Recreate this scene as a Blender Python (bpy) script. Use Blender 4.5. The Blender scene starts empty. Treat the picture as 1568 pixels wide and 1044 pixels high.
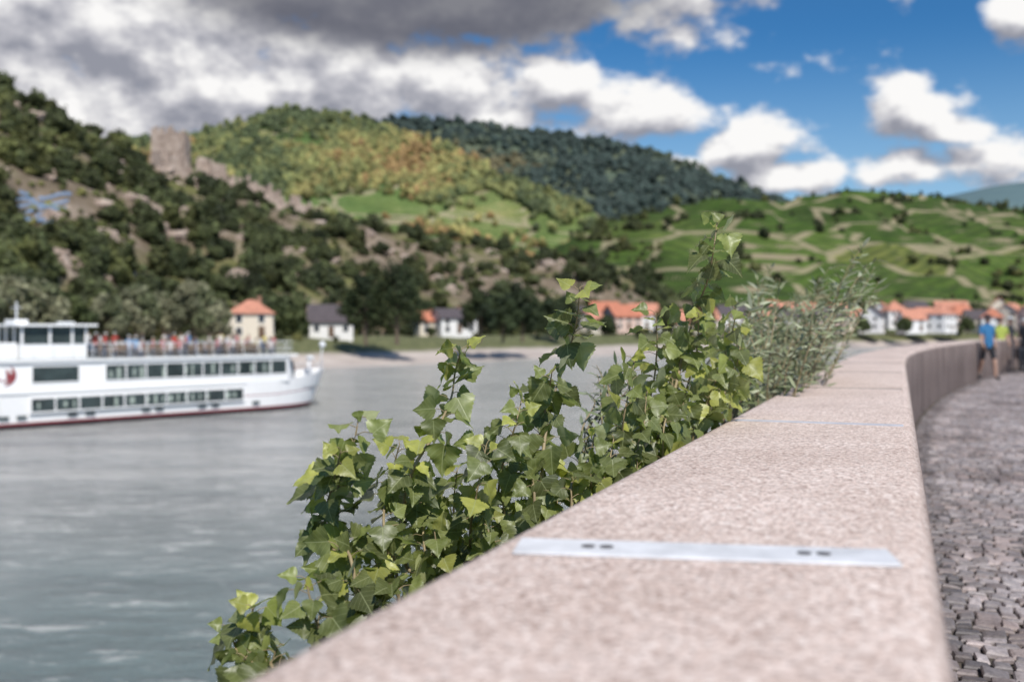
import bpy, math, random
import numpy as np
from mathutils import Vector, Matrix, noise
random.seed(7); rng=np.random.default_rng(7)
sc=bpy.context.scene
CZ=1.4; F=1524.0; HY=503.0
def at(px,py,d): return Vector(((px-784)/F*d, d, CZ+(HY-py)/F*d))
def link(o,parent=None):
    sc.collection.objects.link(o)
    if parent: o.parent=parent
    return o
def empty(name,loc=(0,0,0),rz=0):
    e=bpy.data.objects.new(name,None); e.location=loc; e.rotation_euler=(0,0,rz); e.empty_display_size=.3
    return link(e)
# ---------------------------------------------------------------- materials
def newmat(name):
    m=bpy.data.materials.new(name); m.use_nodes=True
    nt=m.node_tree; b=nt.nodes['Principled BSDF']; return m,nt,b
def N(nt,typ,**kw):
    n=nt.nodes.new(typ)
    for k,v in kw.items(): setattr(n,k,v)
    return n
def ramp(nt,fac,stops):
    r=N(nt,'ShaderNodeValToRGB'); e=r.color_ramp.elements
    while len(e)<len(stops): e.new(.5)
    for el,(p,c) in zip(e,stops): el.position=p; el.color=(*c,1) if len(c)==3 else c
    nt.links.new(fac,r.inputs[0]); return r.outputs[0]
def noisen(nt,scale,detail=4,vec=None,rough=.6):
    n=N(nt,'ShaderNodeTexNoise'); n.inputs['Scale'].default_value=scale; n.inputs['Detail'].default_value=detail; n.inputs['Roughness'].default_value=rough
    if vec is not None: nt.links.new(vec,n.inputs['Vector'])
    return n
def mathn(nt,op,a,b=None,c=None,clamp=False):
    n=N(nt,'ShaderNodeMath',operation=op); n.use_clamp=clamp
    for i,v in enumerate((a,b,c)):
        if v is None: continue
        if isinstance(v,(int,float)): n.inputs[i].default_value=v
        else: nt.links.new(v,n.inputs[i])
    return n.outputs[0]
def mapr(nt,v,a,b,c=0,d=1,smooth=False):
    n=N(nt,'ShaderNodeMapRange'); 
    if smooth: n.interpolation_type='SMOOTHSTEP'
    nt.links.new(v,n.inputs[0])
    for i,x in enumerate((a,b,c,d)): n.inputs[i+1].default_value=x
    return n.outputs[0]
def mixc(nt,fac,a,b,mode='MIX'):
    n=N(nt,'ShaderNodeMix',data_type='RGBA',blend_type=mode)
    for i,v in ((0,fac),(6,a),(7,b)):
        if isinstance(v,(int,float)): n.inputs[i].default_value=v
        elif isinstance(v,tuple): n.inputs[i].default_value=(*v,1)
        else: nt.links.new(v,n.inputs[i])
    return n.outputs[2]
def simple(name,col,rough=.6,var=.15,scale=3,metal=0,bump=0):
    m,nt,b=newmat(name)
    tc=N(nt,'ShaderNodeTexCoord')
    n=noisen(nt,scale,5,tc.outputs['Object'])
    lo=tuple(c*(1-var) for c in col); hi=tuple(min(1,c*(1+var)) for c in col)
    nt.links.new(ramp(nt,n.outputs[0],[(.3,lo),(.7,hi)]),b.inputs['Base Color'])
    b.inputs['Roughness'].default_value=rough; b.inputs['Metallic'].default_value=metal
    if bump:
        bp=N(nt,'ShaderNodeBump'); bp.inputs['Strength'].default_value=bump; bp.inputs['Distance'].default_value=.02
        nt.links.new(n.outputs[0],bp.inputs['Height']); nt.links.new(bp.outputs[0],b.inputs['Normal'])
    return m
def foliage_mat(name,trans=.25,rough=.6,nscale=.3):
    m,nt,b=newmat(name)
    a=N(nt,'ShaderNodeAttribute',attribute_name='Col')
    tc=N(nt,'ShaderNodeTexCoord'); n=noisen(nt,nscale,3,tc.outputs['Object'])
    v=ramp(nt,n.outputs[0],[(.3,(.65,.65,.65)),(.7,(1.3,1.3,1.3))])
    c=mixc(nt,1.0,a.outputs['Color'],v,'MULTIPLY')
    nt.links.new(c,b.inputs['Base Color']); b.inputs['Roughness'].default_value=rough
    b.inputs['Specular IOR Level'].default_value=.25
    t=N(nt,'ShaderNodeBsdfTranslucent'); nt.links.new(c,t.inputs[0])
    mx=N(nt,'ShaderNodeMixShader'); mx.inputs[0].default_value=trans
    nt.links.new(b.outputs[0],mx.inputs[1]); nt.links.new(t.outputs[0],mx.inputs[2])
    nt.links.new(mx.outputs[0],nt.nodes['Material Output'].inputs[0]); return m
# ---------------------------------------------------------------- mesh helpers
def arr_mesh(name,V,L,T,mat=None,col=None,smooth=False,uv=None,parent=None,mi=None):
    me=bpy.data.meshes.new(name); V=np.asarray(V,dtype=np.float32); L=np.asarray(L,dtype=np.int32); T=np.asarray(T,dtype=np.int32)
    me.vertices.add(len(V)); me.vertices.foreach_set('co',V.ravel())
    me.loops.add(len(L)); me.loops.foreach_set('vertex_index',L)
    me.polygons.add(len(T)); st=np.concatenate([[0],np.cumsum(T)[:-1]]).astype(np.int32)
    me.polygons.foreach_set('loop_start',st); me.polygons.foreach_set('loop_total',T)
    if mi is not None: me.polygons.foreach_set('material_index',np.asarray(mi,dtype=np.int32))
    me.polygons.foreach_set('use_smooth',np.full(len(T),smooth,dtype=bool))
    me.update(calc_edges=True)
    if col is not None:
        ca=me.color_attributes.new('Col','FLOAT_COLOR','POINT')
        c4=np.ones((len(V),4),dtype=np.float32); c4[:,:3]=col; ca.data.foreach_set('color',c4.ravel())
    if uv is not None:
        ul=me.uv_layers.new(name='UVMap'); ul.data.foreach_set('uv',np.asarray(uv,dtype=np.float32)[L].ravel())
    me.validate()
    o=bpy.data.objects.new(name,me)
    for m in (mat if isinstance(mat,list) else [mat]):
        if m: me.materials.append(m)
    return link(o,parent)
class MB:
    def __init__(s): s.V=[];s.Fc=[];s.M=[]
    def face(s,pts,m=0):
        b=len(s.V); s.V+= [tuple(p) for p in pts]; s.Fc.append(tuple(range(b,b+len(pts)))); s.M.append(m)
    def box(s,c,d,m=0,rz=0,R=None):
        x,y,z=d[0]/2,d[1]/2,d[2]/2; b=len(s.V); c=Vector(c)
        R=R or Matrix.Rotation(rz,3,'Z')
        for k in ((-x,-y,-z),(x,-y,-z),(x,y,-z),(-x,y,-z),(-x,-y,z),(x,-y,z),(x,y,z),(-x,y,z)): s.V.append(tuple(c+R@Vector(k)))
        for f in ((0,3,2,1),(4,5,6,7),(0,1,5,4),(1,2,6,5),(2,3,7,6),(3,0,4,7)): s.Fc.append(tuple(b+i for i in f)); s.M.append(m)
    def tube(s,pts,rad,n=6,m=0,cap=True):
        pts=[Vector(p) for p in pts]; b=len(s.V)
        if not hasattr(rad,'__len__'): rad=[rad]*len(pts)
        for i,p in enumerate(pts):
            t=(pts[min(i+1,len(pts)-1)]-pts[max(i-1,0)]).normalized()
            a=t.cross(Vector((0,0,1))) if abs(t.z)<.95 else t.cross(Vector((1,0,0)))
            a.normalize(); q=t.cross(a)
            for k in range(n):
                w=2*math.pi*k/n; s.V.append(tuple(p+(a*math.cos(w)+q*math.sin(w))*rad[i]))
        for i in range(len(pts)-1):
            for k in range(n):
                k2=(k+1)%n; s.Fc.append((b+i*n+k,b+i*n+k2,b+(i+1)*n+k2,b+(i+1)*n+k)); s.M.append(m)
        if cap:
            s.Fc.append(tuple(b+k for k in range(n))[::-1]); s.M.append(m)
            e=b+(len(pts)-1)*n; s.Fc.append(tuple(e+k for k in range(n))); s.M.append(m)
    def ell(s,c,r,m=0,nu=10,nv=6,zmin=-1):
        b=len(s.V); c=Vector(c)
        for j in range(nv+1):
            ph=-math.pi/2+math.pi*j/nv; z=max(math.sin(ph),zmin)
            for i in range(nu):
                th=2*math.pi*i/nu; s.V.append((c.x+r[0]*math.cos(ph)*math.cos(th),c.y+r[1]*math.cos(ph)*math.sin(th),c.z+r[2]*z))
        for j in range(nv):
            for i in range(nu):
                i2=(i+1)%nu; s.Fc.append((b+j*nu+i,b+j*nu+i2,b+(j+1)*nu+i2,b+(j+1)*nu+i)); s.M.append(m)
    def obj(s,name,mats,parent=None,smooth=False,bevel=0):
        me=bpy.data.meshes.new(name); me.from_pydata(s.V,[],s.Fc)
        for m in (mats if isinstance(mats,list) else [mats]): me.materials.append(m)
        me.polygons.foreach_set('material_index',s.M)
        me.polygons.foreach_set('use_smooth',[smooth]*len(s.Fc)); me.update()
        o=bpy.data.objects.new(name,me); link(o,parent)
        if bevel:
            bm=o.modifiers.new('b','BEVEL'); bm.width=bevel; bm.segments=2; bm.limit_method='ANGLE'
        return o
def catmull(P,n):
    P=[Vector(p) for p in P]; out=[]
    for i in range(len(P)-1):
        p0=P[max(i-1,0)];p1=P[i];p2=P[i+1];p3=P[min(i+2,len(P)-1)]
        for k in range(n):
            t=k/n; out.append(.5*((2*p1)+(p2-p0)*t+(2*p0-5*p1+4*p2-p3)*t*t+(3*p1-p0-3*p2+p3)*t**3))
    out.append(P[-1]); return out
def ico():
    t=(1+5**.5)/2
    v=np.array([(-1,t,0),(1,t,0),(-1,-t,0),(1,-t,0),(0,-1,t),(0,1,t),(0,-1,-t),(0,1,-t),(t,0,-1),(t,0,1),(-t,0,-1),(-t,0,1)],float)
    v/=np.linalg.norm(v[0])
    f=[(0,11,5),(0,5,1),(0,1,7),(0,7,10),(0,10,11),(1,5,9),(5,11,4),(11,10,2),(10,7,6),(7,1,8),(3,9,4),(3,4,2),(3,2,6),(3,6,8),(3,8,9),(4,9,5),(2,4,11),(6,2,10),(8,6,7),(9,8,1)]
    return v,np.array(f)
IV,IF=ico()
def quads_at(C,Nn,S,r):
    n=len(C); Nn=Nn/np.linalg.norm(Nn,axis=1,keepdims=True)
    a=np.cross(Nn,r.normal(size=(n,3))); a/=np.linalg.norm(a,axis=1,keepdims=True); b=np.cross(Nn,a)
    S=np.asarray(S).reshape(-1,1); asp=r.uniform(.5,1,(n,1))
    V=np.stack([C-a*S-b*S*asp*.4,C+a*S*.2-b*S*asp,C+a*S+b*S*asp*.3,C-a*S*.3+b*S*asp],1).reshape(-1,3)
    return V,np.arange(4*n)
def crown_proto(seed,lobes=7,quads=150,qs=.2,flat=1.0):
    r=np.random.default_rng(seed); V=[];L=[];T=[];S=[]; off=0
    cs=[]
    for i in range(lobes):
        d=r.normal(size=3); d/=np.linalg.norm(d); d*=r.uniform(.25,.6); d[2]*=flat; cs.append((d+np.array([0,0,.85*flat]),r.uniform(.35,.58)))
    for c,R in cs:
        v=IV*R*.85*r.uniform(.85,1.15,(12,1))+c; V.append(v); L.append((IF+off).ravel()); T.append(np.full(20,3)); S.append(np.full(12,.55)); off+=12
    q=quads//lobes
    for c,R in cs:
        d=r.normal(size=(q,3)); d/=np.linalg.norm(d,axis=1,keepdims=True)
        C=c+d*R*r.uniform(.85,1.15,(q,1)); v,l=quads_at(C,d+r.normal(size=(q,3))*.5,r.uniform(.6,1.3,q)*qs,r)
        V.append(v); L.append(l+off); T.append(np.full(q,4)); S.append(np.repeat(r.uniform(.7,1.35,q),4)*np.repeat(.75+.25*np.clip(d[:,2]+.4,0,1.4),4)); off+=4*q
    return np.concatenate(V),np.concatenate(L),np.concatenate(T),np.concatenate(S)
def blob_proto(seed):
    r=np.random.default_rng(seed); V=[];L=[];T=[];off=0
    for k in range(3):
        c=r.normal(size=3)*.3; c[2]=abs(c[2])+.5; v=IV*r.uniform(.5,.7)*r.uniform(.75,1.25,(12,1))+c
        V.append(v); L.append((IF+off).ravel()); T.append(np.full(20,3)); off+=12
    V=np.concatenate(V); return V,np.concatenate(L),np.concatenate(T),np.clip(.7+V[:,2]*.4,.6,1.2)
def scatter(name,protos,pos,M,col,mat,smooth=False,uvs=None,parent=None):
    n=len(pos); pid=rng.integers(0,len(protos),n); V=[];L=[];T=[];C=[];U=[];off=0
    for k,p in enumerate(protos):
        idx=np.where(pid==k)[0]
        if len(idx)==0: continue
        pv,pl,pt,ps=p[:4]; nv=len(pv)
        v=np.einsum('nij,vj->nvi',M[idx],pv)+pos[idx][:,None,:]
        V.append(v.reshape(-1,3)); L.append((pl[None,:]+(off+np.arange(len(idx))*nv)[:,None]).ravel()); T.append(np.tile(pt,len(idx)))
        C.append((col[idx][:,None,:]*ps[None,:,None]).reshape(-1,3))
        if len(p)>4: U.append(np.tile(p[4],(len(idx),1)))
        off+=nv*len(idx)
    return arr_mesh(name,np.concatenate(V),np.concatenate(L),np.concatenate(T),mat,np.concatenate(C),smooth,np.concatenate(U) if U else None,parent)
def rotz_scale(rz,s,sz=None):
    n=len(rz); M=np.zeros((n,3,3)); c,sn=np.cos(rz)*s,np.sin(rz)*s
    M[:,0,0]=c;M[:,0,1]=-sn;M[:,1,0]=sn;M[:,1,1]=c;M[:,2,2]=s if sz is None else sz; return M
# ---------------------------------------------------------------- world
def build_world():
    w=bpy.data.worlds.new('World'); sc.world=w; w.use_nodes=True; nt=w.node_tree; bg=nt.nodes['Background']
    sky=N(nt,'ShaderNodeTexSky',sky_type='NISHITA'); sky.sun_disc=False
    sky.sun_elevation=math.radians(48); sky.sun_rotation=math.radians(160); sky.altitude=300; sky.air_density=1.0; sky.dust_density=.6; sky.ozone_density=2.0
    tc=N(nt,'ShaderNodeTexCoord'); sp=N(nt,'ShaderNodeSeparateXYZ'); nt.links.new(tc.outputs['Generated'],sp.inputs[0])
    u=mathn(nt,'ARCTAN2',sp.outputs[0],sp.outputs[1]); v=mathn(nt,'ARCSINE',sp.outputs[2])
    cb=N(nt,'ShaderNodeCombineXYZ'); nt.links.new(u,cb.inputs[0]); nt.links.new(v,cb.inputs[1])
    blobs=[(640,-10,520,78),(100,40,340,130),(60,180,320,100),(330,120,270,110),(540,110,210,85),(700,140,130,60),(840,130,100,42),(965,165,105,45),(730,190,110,38),
      (1165,228,62,50),(1120,228,60,26),(1225,278,62,26),(1050,250,60,22),(1400,178,68,42),(1460,205,80,28),(1370,262,72,32),(1530,245,90,36),(1545,18,46,34),
      (-350,120,320,200),(1900,220,200,80),(100,-620,1000,560),(-1300,100,500,300)]  # off-view clouds; the big overhead one is added to brighten the river
    def dens(vec,det):
        nz=noisen(nt,9,1,vec,.5); w1=N(nt,'ShaderNodeVectorMath',operation='MULTIPLY_ADD'); nt.links.new(nz.outputs['Color'],w1.inputs[0]); w1.inputs[1].default_value=(.06,.05,0); nt.links.new(vec,w1.inputs[2])
        sb=N(nt,'ShaderNodeVectorMath',operation='SUBTRACT'); nt.links.new(w1.outputs[0],sb.inputs[0]); sb.inputs[1].default_value=(.03,.025,0)
        cur=None
        for (px,py,rx,ry) in blobs:
            az=math.atan((px-784)/F); el=math.atan((HY-py)/F*math.cos(az))
            m=N(nt,'ShaderNodeVectorMath',operation='MULTIPLY_ADD'); nt.links.new(sb.outputs[0],m.inputs[0]); m.inputs[1].default_value=(F/rx,F/ry,0); m.inputs[2].default_value=(-az*F/rx,-el*F/ry,0)
            d=N(nt,'ShaderNodeVectorMath',operation='LENGTH'); nt.links.new(m.outputs[0],d.inputs[0])
            cur=d.outputs['Value'] if cur is None else mathn(nt,'SMOOTH_MIN',cur,d.outputs['Value'],.25)
        mp=N(nt,'ShaderNodeMapping'); mp.inputs['Scale'].default_value=(1,1.5,1); nt.links.new(vec,mp.inputs[0])
        f=noisen(nt,15,det,mp.outputs[0],.58)
        D=mathn(nt,'SUBTRACT',1.1,cur); return mathn(nt,'MULTIPLY_ADD',mathn(nt,'SUBTRACT',f.outputs[0],.5),2.6,D)
    D1=dens(cb.outputs[0],6)
    o=N(nt,'ShaderNodeVectorMath',operation='ADD'); nt.links.new(cb.outputs[0],o.inputs[0]); o.inputs[1].default_value=(.006,.022,0)
    D2=dens(o.outputs[0],4)
    al=mapr(nt,D1,-.15,.42,0,1,True)
    sh=mathn(nt,'MULTIPLY_ADD',mathn(nt,'SUBTRACT',D1,D2),.85,.5,clamp=True)
    sh=mathn(nt,'MULTIPLY',sh,mathn(nt,'MULTIPLY_ADD',D2,-.16,1.0,clamp=True))
    colc=ramp(nt,sh,[(.05,(2.7,2.8,3.3)),(.4,(4.8,4.8,5.2)),(.85,(8.8,8.7,8.6))])
    az=math.atan((640-784)/F); el=math.atan((HY+25)/F)
    m=N(nt,'ShaderNodeVectorMath',operation='MULTIPLY_ADD'); nt.links.new(cb.outputs[0],m.inputs[0]); m.inputs[1].default_value=(F/440,F/115,0); m.inputs[2].default_value=(-az*F/440,-el*F/115,0)
    d=N(nt,'ShaderNodeVectorMath',operation='LENGTH'); nt.links.new(m.outputs[0],d.inputs[0])
    colc=mixc(nt,mapr(nt,d.outputs['Value'],1.15,.6,0,.88,True),colc,(1.1,1.15,1.45))
    colc=mixc(nt,mapr(nt,v,.40,.47,0,.9,True),colc,(10.5,10.4,10.3))  # unseen bright cloud band added above the view to brighten river reflections
    colc=mixc(nt,mapr(nt,v,.62,.85,0,.8,True),colc,(3.2,3.8,4.4))  # higher cloud darkened so steep ripples reflect a darker tone
    tint=mixc(nt,1.0,sky.outputs[0],(.25,.62,.9),'MULTIPLY')
    tint=mixc(nt,mapr(nt,v,.29,.05,0,.7,True),tint,(4.0,5.9,7.5))
    nt.links.new(mixc(nt,al,tint,colc),bg.inputs[0]); bg.inputs[1].default_value=.11
build_world()
sl=bpy.data.lights.new('sun','SUN'); sl.energy=4.9; sl.angle=math.radians(.5); sl.color=(1,.955,.89)
so=bpy.data.objects.new('sun',sl); so.rotation_euler=(math.radians(42),0,math.radians(20)); link(so)
# ---------------------------------------------------------------- camera
cam=bpy.data.cameras.new('camera'); co=bpy.data.objects.new('camera',cam); link(co); co.location=(0,0,CZ); co.rotation_euler=(math.radians(90),0,0)
cam.lens=35; cam.sensor_width=36; cam.shift_y=-.0122; cam.clip_end=20000; cam.clip_start=.05
cam.dof.use_dof=True; cam.dof.focus_distance=3.0; cam.dof.aperture_fstop=2.0
sc.camera=co
sc.view_settings.view_transform='Standard'; sc.view_settings.look='None'; sc.view_settings.exposure=0
# ---------------------------------------------------------------- ground, river
g=MB(); g.face([(-9000,-3000,-9),(9000,-3000,-9),(9000,14000,-9),(-9000,14000,-9)])
g.obj('ground',simple('soil',(.12,.1,.07),.9,scale=.05))
def water_mat():
    m,nt,b=newmat('river_water')
    tc=N(nt,'ShaderNodeTexCoord'); mp=N(nt,'ShaderNodeMapping'); mp.inputs['Rotation'].default_value=(0,0,math.radians(-8)); mp.inputs['Scale'].default_value=(.42,1.0,1); nt.links.new(tc.outputs['Object'],mp.inputs[0])
    n1=noisen(nt,1.7,6,mp.outputs[0],.66); n2=noisen(nt,.3,3,mp.outputs[0],.5); n3=noisen(nt,.05,4,mp.outputs[0])
    patch=mapr(nt,n3.outputs[0],.38,.62,.45,1.2)
    h=mathn(nt,'MULTIPLY_ADD',n2.outputs[0],1.0,mathn(nt,'MULTIPLY',n1.outputs[0],patch))
    bp=N(nt,'ShaderNodeBump'); bp.inputs['Strength'].default_value=1; bp.inputs['Distance'].default_value=.65; nt.links.new(h,bp.inputs['Height'])
    nt.links.new(bp.outputs[0],b.inputs['Normal'])
    # sky reflection painted into base colour: dark teal near bank, pale farther out
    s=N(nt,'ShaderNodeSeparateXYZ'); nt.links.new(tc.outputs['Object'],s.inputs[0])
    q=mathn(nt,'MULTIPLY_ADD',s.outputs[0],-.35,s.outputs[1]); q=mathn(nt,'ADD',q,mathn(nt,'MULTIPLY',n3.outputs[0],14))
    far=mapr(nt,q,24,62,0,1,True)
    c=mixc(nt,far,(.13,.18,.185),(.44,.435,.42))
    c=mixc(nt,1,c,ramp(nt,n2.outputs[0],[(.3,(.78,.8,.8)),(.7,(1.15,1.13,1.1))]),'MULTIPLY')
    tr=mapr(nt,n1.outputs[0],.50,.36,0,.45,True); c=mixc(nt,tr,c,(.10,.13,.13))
    cr=mapr(nt,n1.outputs[0],.54,.70,0,.8,True); c=mixc(nt,mathn(nt,'MULTIPLY',cr,patch,clamp=True),c,(.62,.62,.59))  # pale crests and dark troughs painted in for the ripples' reflections
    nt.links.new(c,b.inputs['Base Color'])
    b.inputs['Roughness'].default_value=.15; b.inputs['IOR'].default_value=1.5; return m
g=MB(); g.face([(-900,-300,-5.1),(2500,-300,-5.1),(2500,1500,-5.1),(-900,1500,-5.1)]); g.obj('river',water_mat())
shore=[(-190,-60),(-148,0),(-105,60),(-62,119),(-26,168),(24,236),(85,300),(190,380),(330,450),(700,600),(1500,800)]
sp=catmull([Vector((a,b,0)) for a,b in shore],10)
prof=[(-3,-6.2),(0,-5.15),(4,-4.85),(9,-4.4),(13,-3.7),(17,-1.9),(21,-.8),(26,-.3),(60,-.2),(140,-.1),(420,0)]
V=[];Fq=[]
for i,p in enumerate(sp):
    t=(sp[min(i+1,len(sp)-1)]-sp[max(i-1,0)]).normalized(); nrm=Vector((-t.y,t.x,0))
    for (o,z) in prof:
        q=p+nrm*(o+noise.noise(Vector((p.x*.06,p.y*.06,o*.1)))*(3 if 0<=o<20 else 0)); V.append((q.x,q.y,z+noise.noise(q*.08)*.5*(1 if o>5 else .2)))
np_=len(prof)
for i in range(len(sp)-1):
    for j in range(np_-1): a=i*np_+j; Fq+= [a,a+np_,a+np_+1,a+1]
def land_mat():
    m,nt,b=newmat('bank_grass'); gm=N(nt,'ShaderNodeNewGeometry'); s=N(nt,'ShaderNodeSeparateXYZ'); nt.links.new(gm.outputs['Position'],s.inputs[0])
    n=noisen(nt,.12,6,gm.outputs['Position']); n2=noisen(nt,.8,5,gm.outputs['Position'])
    gr=ramp(nt,n2.outputs[0],[(.3,(.06,.07,.025)),(.6,(.13,.135,.055)),(.8,(.26,.22,.13))])
    sd=ramp(nt,n.outputs[0],[(.3,(.36,.30,.265)),(.7,(.52,.45,.4))])
    z=mathn(nt,'ADD',s.outputs[2],mathn(nt,'MULTIPLY',n.outputs[0],1.4))
    nt.links.new(mixc(nt,mapr(nt,z,-2.8,-2.1),sd,gr),b.inputs['Base Color']); b.inputs['Roughness'].default_value=.95; return m
arr_mesh('far_riverbank',V,Fq,np.full(len(Fq)//4,4),land_mat(),smooth=True)
# ---------------------------------------------------------------- hills
class Hill: pass
def make_hill(name,ridge,foot,zf,nu,nt_,p,amp,mat,fs=.01,back=1.35,terr=0,nb=12,smooth=True):
    pxs=np.array([r[0] for r in ridge],float); pys=np.array([r[1] for r in ridge],float); ds=np.array([r[2] for r in ridge],float); fd=np.array(foot,float)
    U=np.linspace(pxs[0],pxs[-1],nu); H=Hill(); H.U=U; H.nt=nt_; G=np.zeros((nu,nt_+nb,3))
    def sm(a):
        a=np.interp(U,pxs,a); w=max(3,int(nu*.012))|1; ap=np.pad(a,w//2,mode='edge'); return np.convolve(ap,np.ones(w)/w,'valid')
    py=sm(pys); dr=sm(ds); df=sm(fd)
    for i in range(nu):
        zr=CZ+(HY-py[i])/F*dr[i]
        for j in range(nt_+nb):
            if j<nt_:
                t=j/(nt_-1); d=df[i]+(dr[i]-df[i])*t; hh=t**p; x=(U[i]-784)/F*d
                n=noise.fractal(Vector((x*fs,d*fs,3.3)),1,2,4)
                z=zf+(zr-zf)*hh+ n*amp*math.sin(math.pi*min(t,1))*.8 + n*amp*.12*t
                if terr:
                    zz=z/terr+.4*noise.noise(Vector((x*.008,d*.008,9))); fr=zz-math.floor(zz); s=min(max((fr-.7)/.3,0),1)
                    z=z+ (math.floor(zz)+ .3*fr+.7*s*s*(3-2*s) - zz)*terr
            else:
                t=(j-nt_+1)/nb; d=dr[i]*(1+(back-1)*t); x=(U[i]-784)/F*d; z=zr*(1-t**1.5*.95)*1.0-t*2
            G[i,j]=(x,d,z)
    H.G=G; W=nt_+nb; ii,jj=np.meshgrid(np.arange(nu-1),np.arange(W-1),indexing='ij'); a=(ii*W+jj).ravel()
    Lq=np.stack([a,a+W,a+W+1,a+1],1).ravel()
    H.o=arr_mesh(name,G.reshape(-1,3),Lq,np.full(len(a),4),mat,smooth=smooth); return H
def on_hill(H,px,t):
    fi=(px-H.U[0])/(H.U[-1]-H.U[0])*(len(H.U)-1); fj=t*(H.nt-1); fi=min(max(fi,0),len(H.U)-1.001); fj=min(max(fj,0),H.G.shape[1]-1.001)
    i,j=int(fi),int(fj); a,b=fi-i,fj-j; G=H.G
    return (G[i,j]*(1-a)*(1-b)+G[i+1,j]*a*(1-b)+G[i,j+1]*(1-a)*b+G[i+1,j+1]*a*b)
def hill_mat(name,stops,scale,stops2=None,scale2=.05,slope=None,sl0=1.16,sl1=1.02,thr=(.45,.56),rows=0,pmul=((.6,.68,.62),(.9,.98,.8),(1.15,1.15,1.0),(1.7,1.35,1.3))):
    m,nt,b=newmat(name); gm=N(nt,'ShaderNodeNewGeometry')
    n=noisen(nt,scale,8,gm.outputs['Position'],.65); c=ramp(nt,n.outputs[0],stops)
    if stops2:
        n2=noisen(nt,scale2,6,gm.outputs['Position'],.6); c=mixc(nt,ramp(nt,n2.outputs[0],[(thr[0],(0,0,0)),(thr[1],(1,1,1))]),c,ramp(nt,n.outputs[0],stops2))
    if rows:
        v=N(nt,'ShaderNodeTexVoronoi'); v.inputs['Scale'].default_value=rows; mp=N(nt,'ShaderNodeMapping'); mp.inputs['Scale'].default_value=(1,1,2.2); nt.links.new(gm.outputs['Position'],mp.inputs[0]); nt.links.new(mp.outputs[0],v.inputs['Vector'])
        s2=N(nt,'ShaderNodeSeparateColor'); nt.links.new(v.outputs['Color'],s2.inputs[0])
        c=mixc(nt,1,c,ramp(nt,s2.outputs[0],[(0,pmul[0]),(.5,pmul[1]),(.85,pmul[2]),(1,pmul[3])]),'MULTIPLY')
        s3=N(nt,'ShaderNodeSeparateXYZ'); nt.links.new(gm.outputs['Position'],s3.inputs[0])
        ph=mathn(nt,'ADD',mathn(nt,'MULTIPLY',s3.outputs[0],mathn(nt,'MULTIPLY_ADD',s2.outputs[1],1.2,-.6)),mathn(nt,'MULTIPLY',s3.outputs[2],1.3))
        st=mathn(nt,'SINE',mathn(nt,'MULTIPLY',ph,1.1)); c=mixc(nt,mapr(nt,st,-.2,.9,0,.6),c,(.035,.05,.018))
        ve=N(nt,'ShaderNodeTexVoronoi',feature='DISTANCE_TO_EDGE'); ve.inputs['Scale'].default_value=rows; nt.links.new(mp.outputs[0],ve.inputs['Vector'])
        c=mixc(nt,mapr(nt,ve.outputs['Distance'],.04,.02,0,.65),c,(.33,.27,.18))
    if slope:
        s=N(nt,'ShaderNodeSeparateXYZ'); nt.links.new(gm.outputs['Normal'],s.inputs[0])
        n4=noisen(nt,.02,4,gm.outputs['Position'])
        c=mixc(nt,mapr(nt,mathn(nt,'MULTIPLY_ADD',n4.outputs[0],.9,s.outputs[2]),sl0,sl1),c,slope)
    nt.links.new(c,b.inputs['Base Color']); b.inputs['Roughness'].default_value=.95; b.inputs['Specular IOR Level'].default_value=.1; return m
left=make_hill('wooded_hill',[(-500,0,240),(-300,40,260),(-100,98,300),(0,140,330),(100,185,350),(200,240,380),(262,266,420),(330,280,430),(400,302,440),(450,325,450),(520,348,460),(640,364,470),(760,384,480),(830,403,490),(900,415,480),(980,440,450),(1050,470,430),(1120,500,420)],
   [70,95,130,150,168,185,200,208,215,222,230,240,252,268,290,318,338,355],-1,260,90,.9,14,
   hill_mat('dry_slope',[(.3,(.10,.08,.05)),(.5,(.18,.14,.10)),(.7,(.34,.275,.22))],.09,[(.3,(.08,.085,.03)),(.6,(.16,.155,.06))],.025,thr=(.5,.62)),fs=.018)
right=make_hill('vineyard_hill',[(700,440,560),(780,415,580),(830,392,600),(880,356,620),(960,332,640),(1060,306,680),(1130,295,700),(1200,302,720),(1290,291,740),(1350,295,760),(1430,301,780),(1500,310,800),(1568,319,820),(1750,330,850),(2200,360,900),(2800,400,950)],
   [400,400,400,400,405,410,415,420,425,430,435,440,445,455,480,500],-1,330,230,.85,22,
   hill_mat('vineyard',[(.3,(.04,.075,.018)),(.5,(.07,.11,.026)),(.7,(.11,.145,.045))],.08,[(.3,(.03,.055,.016)),(.65,(.085,.115,.035))],.014,slope=(.24,.20,.13),sl0=1.02,sl1=.90,rows=.014),fs=.007,terr=7.5)
mid=make_hill('forested_mountain',[(40,260,1900),(150,235,1900),(190,216,1900),(240,210,1850),(290,212,1800),(360,192,1750),(420,174,1700),(460,168,1700),(500,176,1700),(560,186,1700),(620,203,1650),(700,232,1550),(760,265,1450),(850,305,1350),(950,338,1250),(1100,380,1100)],
   [850]*16,45,170,170,1.45,36,
   hill_mat('mountain_meadow',[(.35,(.085,.12,.045)),(.5,(.14,.18,.065)),(.7,(.27,.26,.14))],.014,[(.3,(.09,.14,.05)),(.7,(.14,.20,.075))],.006,slope=(.34,.30,.2),sl0=1.16,sl1=1.04,rows=.009),fs=.003,back=1.2,terr=10)
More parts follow.
